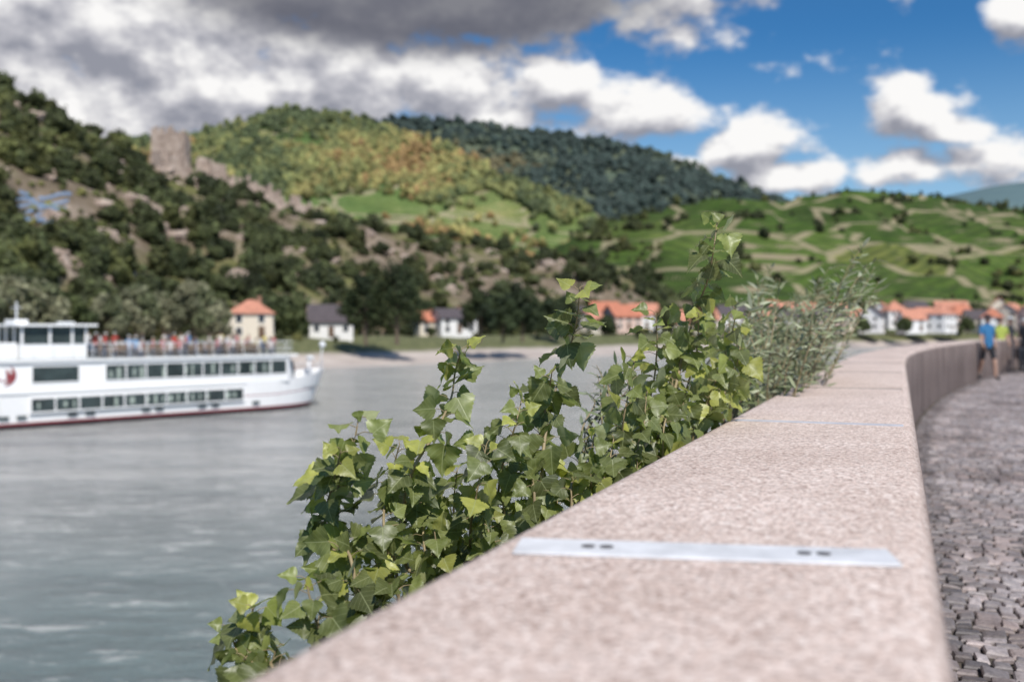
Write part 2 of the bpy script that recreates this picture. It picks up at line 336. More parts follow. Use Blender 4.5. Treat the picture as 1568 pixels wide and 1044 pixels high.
dark=make_hill('far_mountain',[(400,220,2600),(500,200,2600),(560,190,2600),(640,185,2600),(700,190,2600),(760,198,2600),(850,208,2550),(920,218,2500),(980,230,2450),(1030,245,2400),(1080,265,2350),(1125,285,2300),(1200,312,2300),(1350,345,2300)],
   [1300]*14,60,130,70,1.1,60,hill_mat('far_forest',[(.35,(.07,.10,.075)),(.7,(.14,.15,.09))],.01),fs=.002,back=1.2)  # slight bluish haze tinted into the base colour
fr=make_hill('distant_hill',[(1300,330,3200),(1400,312,3200),(1470,297,3200),(1530,284,3200),(1600,276,3200),(1800,262,3200),(2300,280,3200)],[1700]*7,40,60,24,1,30,hill_mat('hazy_forest',[(.35,(.09,.14,.16)),(.7,(.12,.18,.18))],.01),fs=.002,back=1.2)  # distance haze put into the base colour as a blue tint
fl=make_hill('distant_hill',[(-300,230,2600),(60,225,2600),(150,216,2600),(200,209,2600),(250,207,2600),(330,215,2600),(450,240,2600)],[1900]*7,40,60,24,1,20,hill_mat('hazy_forest_b',[(.35,(.11,.15,.15)),(.7,(.14,.19,.17))],.01),fs=.002,back=1.2)  # same haze tint in the base colour
FM=foliage_mat('tree_foliage',.25,.7,.12)
crowns=[crown_proto(s,7,126) for s in range(8)]; blobs=[blob_proto(s) for s in range(8)]
def forest(name,H,count,prange,trange,size,pal,protos,keep=None,zs=1.0,tp=1.0,cfun=None):
    P=[];S=[];C=[]
    tries=0
    while len(P)<count and tries<count*8:
        tries+=1; px=random.uniform(*prange); t=trange[0]+(trange[1]-trange[0])*random.random()**tp
        p=on_hill(H,px,t)
        if keep and random.random()>keep(px,t,p): continue
        s=random.uniform(*size)*(1 if random.random()<.65 else .6)
        nn=noise.noise(Vector((p[0]*.012,p[1]*.012,1)))*.5+.5
        if cfun: c=np.array(cfun(px,t,p))
        else: c=np.array(pal[min(int((nn*.7+random.random()*.45)*len(pal)*.85),len(pal)-1)])
        P.append(p-np.array([0,0,s*.25])); S.append(s); C.append(c*random.uniform(.7,1.35))
    P=np.array(P);S=np.array(S);C=np.array(C)
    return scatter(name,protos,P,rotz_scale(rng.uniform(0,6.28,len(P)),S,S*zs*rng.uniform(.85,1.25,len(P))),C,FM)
palL=[(.05,.062,.028),(.065,.08,.034),(.085,.10,.04),(.12,.13,.045),(.18,.175,.06)]
def keepL(px,t,p):
    n=noise.noise(Vector((px*.013,t*8,4)))+.4*noise.noise(Vector((px*.04,t*24,4)))
    if 222<px<480 and t>.9: return .03
    if -5<px<105 and .27<t<.47: return .04
    if t<.07: return .9
    if px<530: return .95 if n>-.04 else .08
    if t>.93: return .8
    return .75 if n>.22 else .07
forest('hillside_forest',left,1700,(-480,1080),(0.0,1.03),(2.3,4.4),palL,crowns,keepL,1.0)
def keepSh(px,t,p): return 0.1 if (222<px<480 and t>.93) else 1
forest('hillside_shrubs',left,1700,(-200,1080),(0.0,1.0),(.8,1.9),palL[1:],blobs,keepSh,.9)
def keepM(px,t,p):
    e=(p[2]-1.4)/p[1]*1524; n=noise.noise(Vector((px*.008,t*6,8)))+.3*noise.noise(Vector((px*.03,t*20,8)))
    lim=198+22*noise.noise(Vector((px*.01,3,3)))
    if px>700: lim-=(px-700)*.12
    if e<lim: return .6 if n>.30 else .02
    return .97 if n>-.22 else .25
def colM(px,t,p):
    n=noise.noise(Vector((p[0]*.004,p[1]*.0032,2.2)))+.45*noise.noise(Vector((p[0]*.016,p[1]*.016,5)))+random.gauss(0,.12)
    if n>.34: return (.29,.19,.08)
    if n>.12: return (.28,.245,.09)
    if n>-.12: return (.20,.205,.075)
    if n>-.3: return (.13,.15,.06)
    return (.08,.10,.045)
forest('mountain_forest',mid,6600,(40,1090),(.1,1.02),(5.5,9.5),None,blobs,keepM,1.1,1,colM)
def colD(px,t,p):
    n=noise.noise(Vector((p[0]*.003,p[1]*.003,6)))+random.gauss(0,.12)
    if n>.38 : return (.15,.13,.07)
    if n>.1: return (.085,.105,.072)
    return (.048,.068,.058)
forest('far_mountain_forest',dark,5000,(480,1340),(.15,1.02),(9,15),None,blobs,None,1.0,1,colD)
def keepR(px,t,p):
    if px<1010: return .5 if noise.noise(Vector((px*.02,t*9,5)))>-.1 else .1
    n=noise.noise(Vector((px*.012,t*11,5)))
    if t<.1: return .8
    return .7 if n>.34 else .02
forest('vineyard_hill_trees',right,900,(780,2000),(0.0,1.0),(1.6,4.2),palL,crowns,keepR,1.0)
forest('ridge_trees',right,90,(860,1900),(.985,1.0),(1.2,2.8),palL[:3],crowns,None,1.0)
# ---------------------------------------------------------------- blue vine nets, castle
def nets(name,H,px0,px1,t0,t1,rows,col):
    b=MB()
    for r in range(rows):
        t=t0+(t1-t0)*r/rows
        prev=None
        for k in range(9):
            px=px0+(px1-px0)*k/8; p=Vector(on_hill(H,px+r*4,t))+Vector((0,0,.8))
            if prev and random.random()<.85: b.face([prev,p,p+Vector((0,.4,.8)),prev+Vector((0,.4,.8))])
            prev=p
    b.obj(name,simple(name+'_fabric',col,.7,.25,.5))
nets('vine_netting',left,5,85,.32,.42,7,(.22,.31,.45))
def stone_mat():
    m,nt,b=newmat('ruin_stone'); gm=N(nt,'ShaderNodeNewGeometry'); n=noisen(nt,.35,8,gm.outputs['Position'],.75)
    nt.links.new(ramp(nt,n.outputs[0],[(.3,(.16,.115,.09)),(.48,(.38,.29,.235)),(.7,(.55,.45,.38))]),b.inputs['Base Color']); b.inputs['Roughness'].default_value=.95
    bp=N(nt,'ShaderNodeBump'); bp.inputs['Distance'].default_value=.8; nt.links.new(n.outputs[0],bp.inputs['Height']); nt.links.new(bp.outputs[0],b.inputs['Normal']); return m
stone=stone_mat()
def ruin():
    e=empty('castle_ruin'); base=Vector(on_hill(left,262,1.0)); b=MB(); hw,hd=6.2,5.0; r=random.Random(3)
    def wall(p0,p1,hs,th=1.4,win=True):
        d=p1-p0; L=d.length; n=len(hs); ang=math.atan2(d.y,d.x)
        for i,h in enumerate(hs):
            c=p0+d*((i+.5)/n); thk=th*r.uniform(.8,1.15)
            if win and i%4==2 and h>9:
                b.box(c+Vector((0,0,2.5-2)),(L/n,thk,9),0,ang); b.box(c+Vector((0,0,(h+7.5)/2)),(L/n,thk,h-7.5),0,ang)
            else: b.box(c+Vector((0,0,h/2-3)),(L/n,thk,h+6),0,ang)
    hs=lambda n,h,v:[h+r.uniform(-v,v) for _ in range(n)]
    c=base
    A=c+Vector((-hw,-hd,0));B=c+Vector((hw,-hd,0));C=c+Vector((hw,hd,0));D=c+Vector((-hw,hd,0))
    wall(A,B,[17.2,18,16.5,17.8,15.4,17.6,18.2,16.2,13.8,12.2],1.6); wall(B+Vector((0,.8,0)),C,hs(6,15,1.8)); wall(D,C-Vector((.8,0,0)),hs(7,16.5,1.5)); wall(A+Vector((0,.8,0)),D-Vector((0,.8,0)),hs(6,16.5,1.2))
    b.obj('tower',stone,e)
    b=MB(); pts=[(232,.985,4),(248,.97,6),(300,.955,7),(322,.95,9),(345,.955,6),(375,.95,7),(405,.95,8),(432,.95,5.5),(448,.95,8),(480,.95,3)]
    P=[Vector(on_hill(left,a,t)) for a,t,_ in pts]
    for i in range(0,len(P)-1):
        h=pts[i][2]; wall(P[i],P[i+1],[max(1.5,h+r.uniform(-2.6,2)) for _ in range(8)],1.3,False)
    b.obj('curtain_wall',stone,e)
    b=MB()
    for px,h in ((310,10),(325,8.5),(452,9)):
        p=Vector(on_hill(left,px,.965)); b.tube([p-Vector((0,0,3)),p+Vector((0,0,h-2)),p+Vector((.3,0,h))],[3,2.7,2.3],9)
    b.obj('turret',stone,e)
    b=MB(); 
    def rock(p,R):
        k=len(b.V); jit=[r.uniform(.6,1.25) for _ in range(12)]
        for v_,j_ in zip(IV,jit): b.V.append((p[0]+v_[0]*R*1.5*j_,p[1]+v_[1]*R*j_,p[2]+v_[2]*R*j_))
        for f_ in IF: b.Fc.append(tuple(int(x)+k for x in f_)); b.M.append(0)
    for i in range(30): rock(on_hill(left,r.uniform(225,460),r.uniform(.82,.96)),r.uniform(1.2,3.4))
    for i in range(110): rock(on_hill(left,r.uniform(0,900),r.uniform(.1,.9)),r.uniform(.8,2.8))
    b.obj('rock_outcrops',stone,e)
ruin()
# ---------------------------------------------------------------- houses
glass=simple('window_glass',(.03,.035,.045),.15,.3); wood=simple('door_wood',(.12,.07,.04),.6)
trimw=simple('window_trim',(.7,.68,.64),.6,.05)
wallc={'cream':simple('render_cream',(.68,.60,.49),.9,.08),'white':simple('render_white',(.75,.73,.71),.9,.06),'pink':simple('render_pink',(.64,.47,.4),.9,.08),'ochre':simple('render_ochre',(.62,.47,.29),.9,.1)}
roofc={'red':simple('tile_red',(.46,.17,.10),.85,.3,1.5),'orange':simple('tile_orange',(.50,.22,.145),.85,.3,1.5),'dark':simple('slate_dark',(.08,.065,.07),.8,.3,1.5)}
chim=simple('chimney_brick',(.3,.16,.11),.9)
def house(name,loc,w,dp,h,rh,roof,wall,rz,hip=False,storeys=2):
    e=empty(name,loc,rz); b=MB(); x,y=w/2,dp/2
    b.box((0,0,h/2-.5),(w,dp,h+1))
    if not hip:
        for s in(-1,1): b.face([(s*x,-y,h),(s*x,y,h),(s*x,0,h+rh-.05)])
    b.obj('walls',wallc[wall],e)
    b=MB(); o=.5; zz=h-.1; k=(o/y)*rh
    if hip:
        r=max(x-y,.3)*.9; A=[(-x-o,-y-o,zz),(x+o,-y-o,zz),(x+o,y+o,zz),(-x-o,y+o,zz)]; R0=(-r,0,h+rh);R1=(r,0,h+rh)
        b.face([A[0],A[1],R1,R0]);b.face([A[1],A[2],R1]);b.face([A[2],A[3],R0,R1]);b.face([A[3],A[0],R0]);b.face(A[::-1])
    else:
        for s in(-1,1):
            q=[(-x-o,s*(y+o),h-k),(x+o,s*(y+o),h-k),(x+o,0,h+rh),(-x-o,0,h+rh)]; up=[(a,c,d+.22) for a,c,d in q]
            b.face(q);b.face(up)
            for i in range(4): j=(i+1)%4; b.face([q[i],q[j],up[j],up[i]])
    b.obj('roof',roofc[roof],e)
    b=MB(); fr=MB(); sh=h/storeys; n=max(2,int(w/2.6)); m=max(1,int(dp/3))
    for f in range(storeys):
        z=sh*f+sh*.55
        for i in range(n):
            c=-x+w*(i+.5)/n
            if f==0 and i==n//2: continue
            for s in(-1,1): fr.box((c,s*(y+.02),z),(1.25,.08,1.55)); b.box((c,s*(y+.04),z),(1.0,.09,1.3))
        for i in range(m):
            c=-y+dp*(i+.5)/m
            for s in(-1,1): fr.box((s*(x+.02),c,z),(.08,1.25,1.55)); b.box((s*(x+.04),c,z),(.09,1.0,1.3))
    fr.obj('window_frames',trimw,e); b.obj('windows',glass,e)
    b=MB(); b.box((-x+w*(n//2+.5)/n,-y-.04,1.05),(1.1,.1,2.1)); b.obj('door',wood,e)
    b=MB(); b.box((x*.35,y*.3,h+rh*.85),(.7,.7,1.8)); b.box((x*.35,y*.3,h+rh*.85+.96),(.85,.85,.12)); b.obj('chimney',chim,e)
def H_at(px,d,z=-.3): return Vector(((px-784)/F*d,d,z))
house('village_house',H_at(385,176),7.6,6.5,4.4,2.4,'orange','cream',.2,True)
house('village_house',H_at(508,198),8.4,6.5,3.2,3.1,'dark','white',.15,False,1)
house('village_house',H_at(695,228,.3),9,6,3.6,1.9,'dark','white',.5)
house('village_house',H_at(655,228,.3),6,5,3.0,1.8,'red','cream',.5)
house('village_house',H_at(952,300,1),10,7,4.2,3.2,'red','pink',.55)
house('village_house',H_at(905,292,.6),7,6,3.6,2.4,'orange','cream',.9)
house('village_house',H_at(985,318,1.4),9,7,4.6,3.2,'orange','white',.2)
house('village_house',H_at(925,325,2.6),9,7,4.6,2.8,'red','white',.2)
house('village_house',H_at(880,310,1.6),7,6,4,2.6,'dark','cream',.7)
rs=random.Random(11)
vx=[(1120,350),(1165,345),(1200,352),(1235,362),(1205,385),(1268,350),(1300,365),(1335,352),(1368,372),(1395,350),(1418,368),(1440,352),(1470,375),(1495,358),(1520,352),(1548,372),(1580,355),(1620,360),(1050,330),(1080,345),(1660,370),(1455,395),(1350,398),(1530,400),(1180,400),(1400,400),(1285,392)]
for i,(px,d) in enumerate(vx):
    house('village_house',H_at(px,d,.2+(d-345)*.07),rs.uniform(7,12),rs.uniform(6.5,8.5),rs.uniform(3.8,6),rs.uniform(2.4,4.0),rs.choice(['orange','orange','red','orange','dark']),rs.choice(['cream','white','pink','cream','white']),rs.uniform(-.3,1.4),rs.random()<.25)
# ---------------------------------------------------------------- individual trees
barkm=simple('bark',(.12,.09,.065),.9,.3,6)
def tree(name,loc,h,rad,pal,seed,n=3200,q=.33,lowf=.12):
    r=np.random.default_rng(seed); e=empty(name,loc,0); rr=random.Random(seed); b=MB()
    b.tube([(0,0,-1),(0,0,h*.2),(rr.uniform(-.2,.2),0,h*.45),(rr.uniform(-.4,.4),.2,h*.8)],[h*.03,h*.024,h*.016,h*.005],8)
    lobes=[]
    for i in range(15):
        a=i*2.4+rr.random(); zf=lowf+.16+(.92-lowf-.16)*i/14; wdt=rad*(math.sin(math.pi*min(.98,max(.15,(zf-lowf)/(1-lowf)))**.8)*.68)*rr.uniform(.7,1.15)
        c=Vector((math.cos(a)*wdt,math.sin(a)*wdt,h*zf)); R=rad*rr.uniform(.3,.48); lobes.append((np.array(c),R))
        s=Vector((0,0,h*max(.12,zf-.22))); b.tube([s,(s+c)/2+Vector((0,0,.3)),c],[h*.010,h*.006,h*.002],5)
    b.obj('trunk_and_limbs',barkm,e)
    V=[];L=[];C=[];off=0; per=n//15
    for c,R in lobes:
        d=r.normal(size=(per,3)); d/=np.linalg.norm(d,axis=1,keepdims=True)
        C0=c+d*R*(r.uniform(.25,1.15,(per,1))**.6)*np.array([1,1,.85]); C0[:,2]=np.maximum(C0[:,2],.3)
        v,l=quads_at(C0,d+r.normal(size=(per,3))*.6,r.uniform(.5,1.2,per)*q,r); V.append(v);L.append(l+off);off+=len(v)
        base=np.array(pal[rr.randrange(len(pal))]); C.append(np.repeat(base[None,:]*r.uniform(.65,1.4,(per,1)),4,0))
    V=np.concatenate(V);L=np.concatenate(L); arr_mesh('foliage',V,L,np.full(len(L)//4,4),FM,np.concatenate(C),parent=e)
dk=[(.035,.05,.024),(.048,.066,.028),(.06,.078,.032)]; wl=[(.19,.195,.115),(.25,.245,.15),(.14,.155,.08)]; md=[(.07,.09,.035),(.10,.12,.045)]
TR=[(560,182,11.5,4.6,dk),(608,182,13.5,5.8,dk),(735,200,9.5,4.2,dk),(800,210,9.8,4.6,dk),(770,204,9,4,dk),
 (295,154,9.0,4.3,wl),(330,162,6.5,3,wl),(205,147,8.2,3.8,wl),(165,142,6.5,3.2,wl),(250,154,7.5,3.6,wl),(60,132,7.8,4,wl),(10,126,8,4.4,wl),(-50,119,9,5,wl),(105,138,6.5,3.2,md),
 (455,192,6,2.8,md),(430,204,6.5,3,md),(845,243,9,4.2,dk),(870,252,10,4.4,dk),(1020,290,9,4.5,md),(1075,300,10,5,md),(650,246,8,4,dk),(930,275,5,3,dk),(1320,330,5,3,md),(1385,335,5,3,md),(1480,335,5,3,md)]
for i,(px,d,h,r_,pal) in enumerate(TR):
    z=-.6 if d<215 else -.2
    tree('willow_tree' if pal is wl else 'broadleaf_tree',H_at(px,d,z),h,r_,pal,50+i,n=2600 if d<260 else 1500,q=.4)
P=[];S=[];C=[]
for i in range(260):
    k=random.uniform(25,75); i0=int(k); p=sp[i0].lerp(sp[i0+1],k-i0); t=(sp[i0+1]-sp[i0]).normalized(); n_=Vector((-t.y,t.x,0)); o=random.uniform(17,48)
    P.append((p+n_*o)+Vector((0,0,-1.2 if o<22 else -.4))); S.append(random.uniform(.6,1.7)); C.append(random.choice(palL)) 
scatter('riverbank_shrubs',crowns,np.array(P),rotz_scale(rng.uniform(0,6,260),np.array(S)),np.array(C),FM)
# ---------------------------------------------------------------- promenade wall
re=[(-3,-1.11),(0,.06),(2,.84),(4,1.62),(6,2.4),(8,3.18),(11,4.36),(14,5.62),(18,7.55),(22,9.7),(27,12.65),(32,15.95),(40,21.8),(50,30),(70,48),(110,90)]
WE=catmull([Vector((x_,d_,0)) for d_,x_ in re],14)
acc=[0]
for i in range(1,len(WE)): acc.append(acc[-1]+(WE[i]-WE[i-1]).length)
def Wp(s):
    s=min(max(s,0),acc[-1]-1e-4); i=int(np.searchsorted(acc,s,side='right'))-1; i=min(i,len(WE)-2); k=(s-acc[i])/(acc[i+1]-acc[i]); p=WE[i].lerp(WE[i+1],k)
    a=WE[max(i-2,0)];b=WE[min(i+3,len(WE)-1)]; t=(b-a).normalized(); return p,t,Vector((t.y,-t.x,0))
WT=1.05; TH=.685
profw=[(0,-.05),(0,.5),(0,WT-.045),(-.006,WT-.02),(-.022,WT-.004),(-.045,WT),(-.2,WT+.001),(-.45,WT+.001),(-TH+.04,WT),(-TH+.018,WT-.005),(-TH+.004,WT-.022),(-TH,WT-.05),(-TH,.4),(-TH-.05,-1.2),(-TH-.4,-6)]
V=[];Fq=[];s=0;cnt=0
while s<acc[-1]-.2:
    p,t,n=Wp(s)
    for o,z in profw: q=p+n*o; V.append((q.x,q.y,z))
    cnt+=1; s+=.15 if s<40 else 1
K=len(profw)
for i in range(cnt-1):
    for j in range(K-1): a=i*K+j; Fq+=[a,a+1,a+K+1,a+K]
def wall_mat():
    m,nt,b=newmat('bush_hammered_granite'); gm=N(nt,'ShaderNodeNewGeometry'); P_=gm.outputs['Position']
    v=N(nt,'ShaderNodeTexVoronoi'); v.inputs['Scale'].default_value=150; nt.links.new(P_,v.inputs['Vector'])
    n1=noisen(nt,105,4,P_,.7); n2=noisen(nt,2.2,6,P_,.6); n3=noisen(nt,30,5,P_,.7)
    sp_=N(nt,'ShaderNodeSeparateColor'); nt.links.new(v.outputs['Color'],sp_.inputs[0])
    c=ramp(nt,sp_.outputs[0],[(.0,(.38,.275,.235)),(.25,(.63,.49,.425)),(.7,(.76,.62,.55)),(1,(.86,.76,.70))])
    c=mixc(nt,1,c,ramp(nt,n1.outputs[0],[(.32,(.62,.59,.58)),(.5,(1,1,1)),(.72,(1.1,1.1,1.1))]),'MULTIPLY')
    c=mixc(nt,1,c,ramp(nt,n3.outputs[0],[(.3,(.84,.82,.81)),(.52,(1,1,1)),(.75,(1.04,1.04,1.04))]),'MULTIPLY')
    c=mixc(nt,1,c,ramp(nt,n2.outputs[0],[(.3,(.84,.81,.79)),(.6,(1,1,1)),(.8,(1.04,1.03,1.03))]),'MULTIPLY')
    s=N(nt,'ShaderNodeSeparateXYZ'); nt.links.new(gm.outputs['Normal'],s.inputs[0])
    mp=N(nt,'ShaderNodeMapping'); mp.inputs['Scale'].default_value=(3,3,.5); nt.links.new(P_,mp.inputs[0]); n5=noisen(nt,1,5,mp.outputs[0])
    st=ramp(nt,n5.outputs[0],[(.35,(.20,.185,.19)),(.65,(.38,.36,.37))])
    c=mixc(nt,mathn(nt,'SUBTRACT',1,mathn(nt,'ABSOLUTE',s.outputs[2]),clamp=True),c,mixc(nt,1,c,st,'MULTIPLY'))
    nt.links.new(c,b.inputs['Base Color']); b.inputs['Roughness'].default_value=.85; b.inputs['Specular IOR Level'].default_value=.3
    h=mathn(nt,'ADD',n1.outputs[0],mathn(nt,'MULTIPLY',sp_.outputs[1],.5)); bp=N(nt,'ShaderNodeBump'); bp.inputs['Strength'].default_value=.8; bp.inputs['Distance'].default_value=.004
    nt.links.new(h,bp.inputs['Height']); nt.links.new(bp.outputs[0],b.inputs['Normal']); return m
WM=wall_mat()
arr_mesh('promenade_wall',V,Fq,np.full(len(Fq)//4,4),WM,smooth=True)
pm=simple('weathered_aluminium',(.70,.695,.71),.5,.2,14,.1); pm2=simple('dull_joint_sealant',(.46,.46,.5),.8,.2,10); dkm=simple('joint_dark',(.05,.045,.04),.9); scm=simple('screw_steel',(.12,.11,.11),.5,.1,5,.6)
def s_of_d(d):
    lo,hi=0,acc[-1]
    for _ in range(40):
        m_=(lo+hi)/2
        if Wp(m_)[0].y<d: lo=m_
        else: hi=m_
    return lo
s0=s_of_d(1.42)
e=empty('metal_joint_plate'); p,t,n=Wp(s0)
ax=(n*.97+t*.22).normalized(); ang=math.atan2(ax.y,ax.x); cc=p-n*(TH/2+.002); hl=.288; hw=.052
b=MB(); b.box((cc.x,cc.y,WT+.004),(hl*2,hw*2,.005),0,ang); b.obj('plate',pm,e,bevel=.0015)
b=MB()
for f in(-.16,.17):
    for g_ in(-.012,.012): q=cc+ax*(f+g_*1.2); b.tube([(q.x,q.y,WT+.0065),(q.x,q.y,WT+.008)],.011,12)
b.obj('screws',scm,e)
for k in range(1,14):
    p,t,n=Wp(s0+k*2.3); e=empty('wall_expansion_joint'); b=MB()
    c1=p-n*(TH/2); w_=.055 if k==1 else .008
    b.box((c1.x,c1.y,WT+.0015),(TH-.09,w_,.003),0,math.atan2(n.y,n.x)); b.obj('joint_strip',pm2 if k==1 else dkm,e)
    b=MB(); q=p+n*.001; b.box((q.x,q.y,.5),(.003,.012,.95),0,math.atan2(n.y,n.x)); b.obj('joint_filler',dkm,e)
# ---------------------------------------------------------------- promenade + setts
def strip(name,offs,mat,smin=0,smax=None,step=1.0):
    V=[];Fq=[];s=smin;c=0;smax=smax or acc[-1]-.1
    while s<smax:
        p,t,n=Wp(s)
        for o,z in offs: q=p+n*o; V.append((q.x,q.y,z))
        c+=1; s+=step
    K=len(offs)
    for i in range(c-1):
        for j in range(K-1): a=i*K+j; Fq+=[a,a+K,a+K+1,a+1]
    return arr_mesh(name,V,Fq,np.full(len(Fq)//4,4),mat)
def joint_mat():
    m,nt,b=newmat('sett_joint_ground'); gm=N(nt,'ShaderNodeNewGeometry'); n=noisen(nt,4,6,gm.outputs['Position'])
    nt.links.new(ramp(nt,n.outputs[0],[(.35,(.045,.038,.03)),(.65,(.11,.09,.07))]),b.inputs['Base Color'])
    b.inputs['Roughness'].default_value=.95; return m
strip('promenade',[(-.05,-.015),(4,-.015),(12,-.015),(60,-.015)],joint_mat())
strip('near_riverbank',[(-TH-.02,-1.2),(-1.6,-2.3),(-3,-3.8),(-5.0,-5.3),(-6,-6.3)],simple('riprap',(.16,.14,.12),.95,.4,2,0,1))
r=np.random.default_rng(5)
V=[];L=[];C=[];off=0
s=2.6; TP=np.array([(-1,-1),(1,-1),(1,1),(-1,1)],float)
while s<48:
    rw=r.uniform(.08,.105); u=.04+r.uniform(0,.05)
    p,t,n=Wp(s+rw/2); p=np.array(p);t=np.array(t);n=np.array(n)
    while u<5.2:
        w=r.uniform(.07,.125); cx=p+n*(u+w/2); h=r.uniform(.0,.010); tilt=r.normal(0,.005,2)
        hx,hy=w/2-.005,rw/2-.005; jit=r.normal(0,.004,(4,2)); wav=.05*math.sin(u*2.1+s*.8)
        ring=[]
        for (k,zz) in ((1.0,-.02),(1.0,h-.010),(.88,h-.002),(.6,h+.001)):
            for q in range(4):
                a=TP[q,0]*hx*k+jit[q,0]; bq=TP[q,1]*hy*k+jit[q,1]; pt=cx+n*a+t*(bq+wav); ring.append((pt[0],pt[1],zz+tilt[0]*TP[q,0]*k+tilt[1]*TP[q,1]*k+.004))
        V+=ring
        for lv in range(3):
            for q in range(4): q2=(q+1)%4; L+=[off+lv*4+q,off+lv*4+q2,off+lv*4+4+q2,off+lv*4+4+q]
        L+=[off+12,off+13,off+14,off+15]
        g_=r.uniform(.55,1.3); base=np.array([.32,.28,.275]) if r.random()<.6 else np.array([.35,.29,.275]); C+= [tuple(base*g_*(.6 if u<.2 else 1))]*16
        off+=16; u+=w
    s+=rw
def sett_mat():
    m,nt,b=newmat('granite_setts'); a=N(nt,'ShaderNodeAttribute',attribute_name='Col'); gm=N(nt,'ShaderNodeNewGeometry'); n=noisen(nt,45,6,gm.outputs['Position'],.7); n2=noisen(nt,.9,5,gm.outputs['Position'])
    c=mixc(nt,1,a.outputs['Color'],ramp(nt,n.outputs[0],[(.3,(.65,.65,.65)),(.7,(1.3,1.3,1.3))]),'MULTIPLY')
    c=mixc(nt,1,c,ramp(nt,n2.outputs[0],[(.35,(.55,.5,.47)),(.6,(1.1,1.1,1.1))]),'MULTIPLY')
    nt.links.new(c,b.inputs['Base Color']); b.inputs['Roughness'].default_value=.55
    bp=N(nt,'ShaderNodeBump'); bp.inputs['Strength'].default_value=.5; bp.inputs['Distance'].default_value=.006; nt.links.new(n.outputs[0],bp.inputs['Height']); nt.links.new(bp.outputs[0],b.inputs['Normal']); return m
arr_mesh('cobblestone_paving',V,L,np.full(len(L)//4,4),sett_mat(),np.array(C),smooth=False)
# ---------------------------------------------------------------- poplar shoots
def leaf_proto(seed,kind='poplar'):
    r=random.Random(seed)
    if kind=='poplar':
        ts=[0,.03,.07,.12,.17,.22,.28,.34,.40,.46,.52,.58,.64,.70,.76,.82,.88,.94,1.0]
        pw=[(0,.08),(.03,.32),(.08,.48),(.16,.55),(.24,.55),(.34,.48),(.46,.39),(.58,.295),(.70,.20),(.82,.11),(.92,.045),(1,0)]
        ws=[float(np.interp(t,[a for a,_ in pw],[b_ for _,b_ in pw])) for t in ts]
        cols=[-1,-.66,-.33,0,.33,.66,1]
    else:
        ts=[0,.2,.45,.7,1.0]; ws=[.02,.08,.1,.07,.0]; cols=[-1,0,1]
    fold=r.uniform(.0,.4); curl=r.uniform(-.15,.55); tw=r.uniform(-.5,.5); ph=r.uniform(0,6); wav=r.uniform(.02,.075); bend=r.uniform(-.1,.1); cup=r.uniform(-.1,.3)
    V=[];UV=[];S=[]
    for i,t in enumerate(ts):
        for c in cols:
            w=ws[i]*(1+(.09 if i%2 else -.05)*(abs(c)>.9)*(kind=='poplar')); x=c*w+bend*t*t; y=t - (.08*abs(c)**1.5*(1-t)*(1 if kind=='poplar' else 0))
            z=abs(c*w)*fold - curl*t*t*.5 + tw*c*w*t*.5 -cup*(c*w)**2+ wav*math.sin(ph+t*13+(2 if c>0 else 0))*abs(c)**1.5*(1 if kind=='poplar' else 0)
            V.append((x,y,z)); UV.append((c*w+.5,t)); S.append(1)
    nc=len(cols); L=[]
    for i in range(len(ts)-1):
        for j in range(nc-1): a=i*nc+j; L+=[a,a+1,a+nc+1,a+nc]
    return np.array(V),np.array(L),np.full(len(L)//4,4),np.array(S,float),np.array(UV)
def leaf_mat():
    m,nt,b=newmat('poplar_leaf'); a=N(nt,'ShaderNodeAttribute',attribute_name='Col'); uv=N(nt,'ShaderNodeUVMap'); s=N(nt,'ShaderNodeSeparateXYZ'); nt.links.new(uv.outputs[0],s.inputs[0])
    ax=mathn(nt,'ABSOLUTE',mathn(nt,'SUBTRACT',s.outputs[0],.5))
    q=mathn(nt,'MULTIPLY',mathn(nt,'SUBTRACT',s.outputs[1],mathn(nt,'MULTIPLY',ax,.85)),5.2)
    pp=mathn(nt,'PINGPONG',q,.5); side=mapr(nt,pp,.08,.01)
    mid_=mapr(nt,ax,.024,.008)
    vein=mathn(nt,'MAXIMUM',mathn(nt,'MULTIPLY',side,.5),mid_)
    gm=N(nt,'ShaderNodeNewGeometry'); n=noisen(nt,30,4,gm.outputs['Position'])
    c=mixc(nt,1,a.outputs['Color'],ramp(nt,n.outputs[0],[(.3,(.75,.78,.7)),(.7,(1.2,1.2,1.2))]),'MULTIPLY')
    c=mixc(nt,mathn(nt,'MULTIPLY',vein,.55),c,(.42,.45,.24))
    back=mixc(nt,.55,c,(.34,.37,.27)); c=mixc(nt,gm.outputs['Backfacing'],c,back)
    nt.links.new(c,b.inputs['Base Color']); b.inputs['Roughness'].default_value=.42; b.inputs['Specular IOR Level'].default_value=.6
    h=mathn(nt,'MULTIPLY_ADD',n.outputs[0],1.5,mathn(nt,'MULTIPLY',vein,-.7))
    bp=N(nt,'ShaderNodeBump'); bp.inputs['Strength'].default_value=.4; bp.inputs['Distance'].default_value=.0015; nt.links.new(h,bp.inputs['Height']); nt.links.new(bp.outputs[0],b.inputs['Normal'])
    t=N(nt,'ShaderNodeBsdfTranslucent'); nt.links.new(mixc(nt,1,c,(1.6,1.75,.6),'MULTIPLY'),t.inputs[0])
    mx=N(nt,'ShaderNodeMixShader'); mx.inputs[0].default_value=.36
    nt.links.new(b.outputs[0],mx.inputs[1]); nt.links.new(t.outputs[0],mx.inputs[2]); nt.links.new(mx.outputs[0],nt.nodes['Material Output'].inputs[0]); return m
LM=leaf_mat(); stemm=simple('green_stem',(.26,.20,.11),.6,.25,20)
lp=[leaf_proto(s) for s in range(24)]
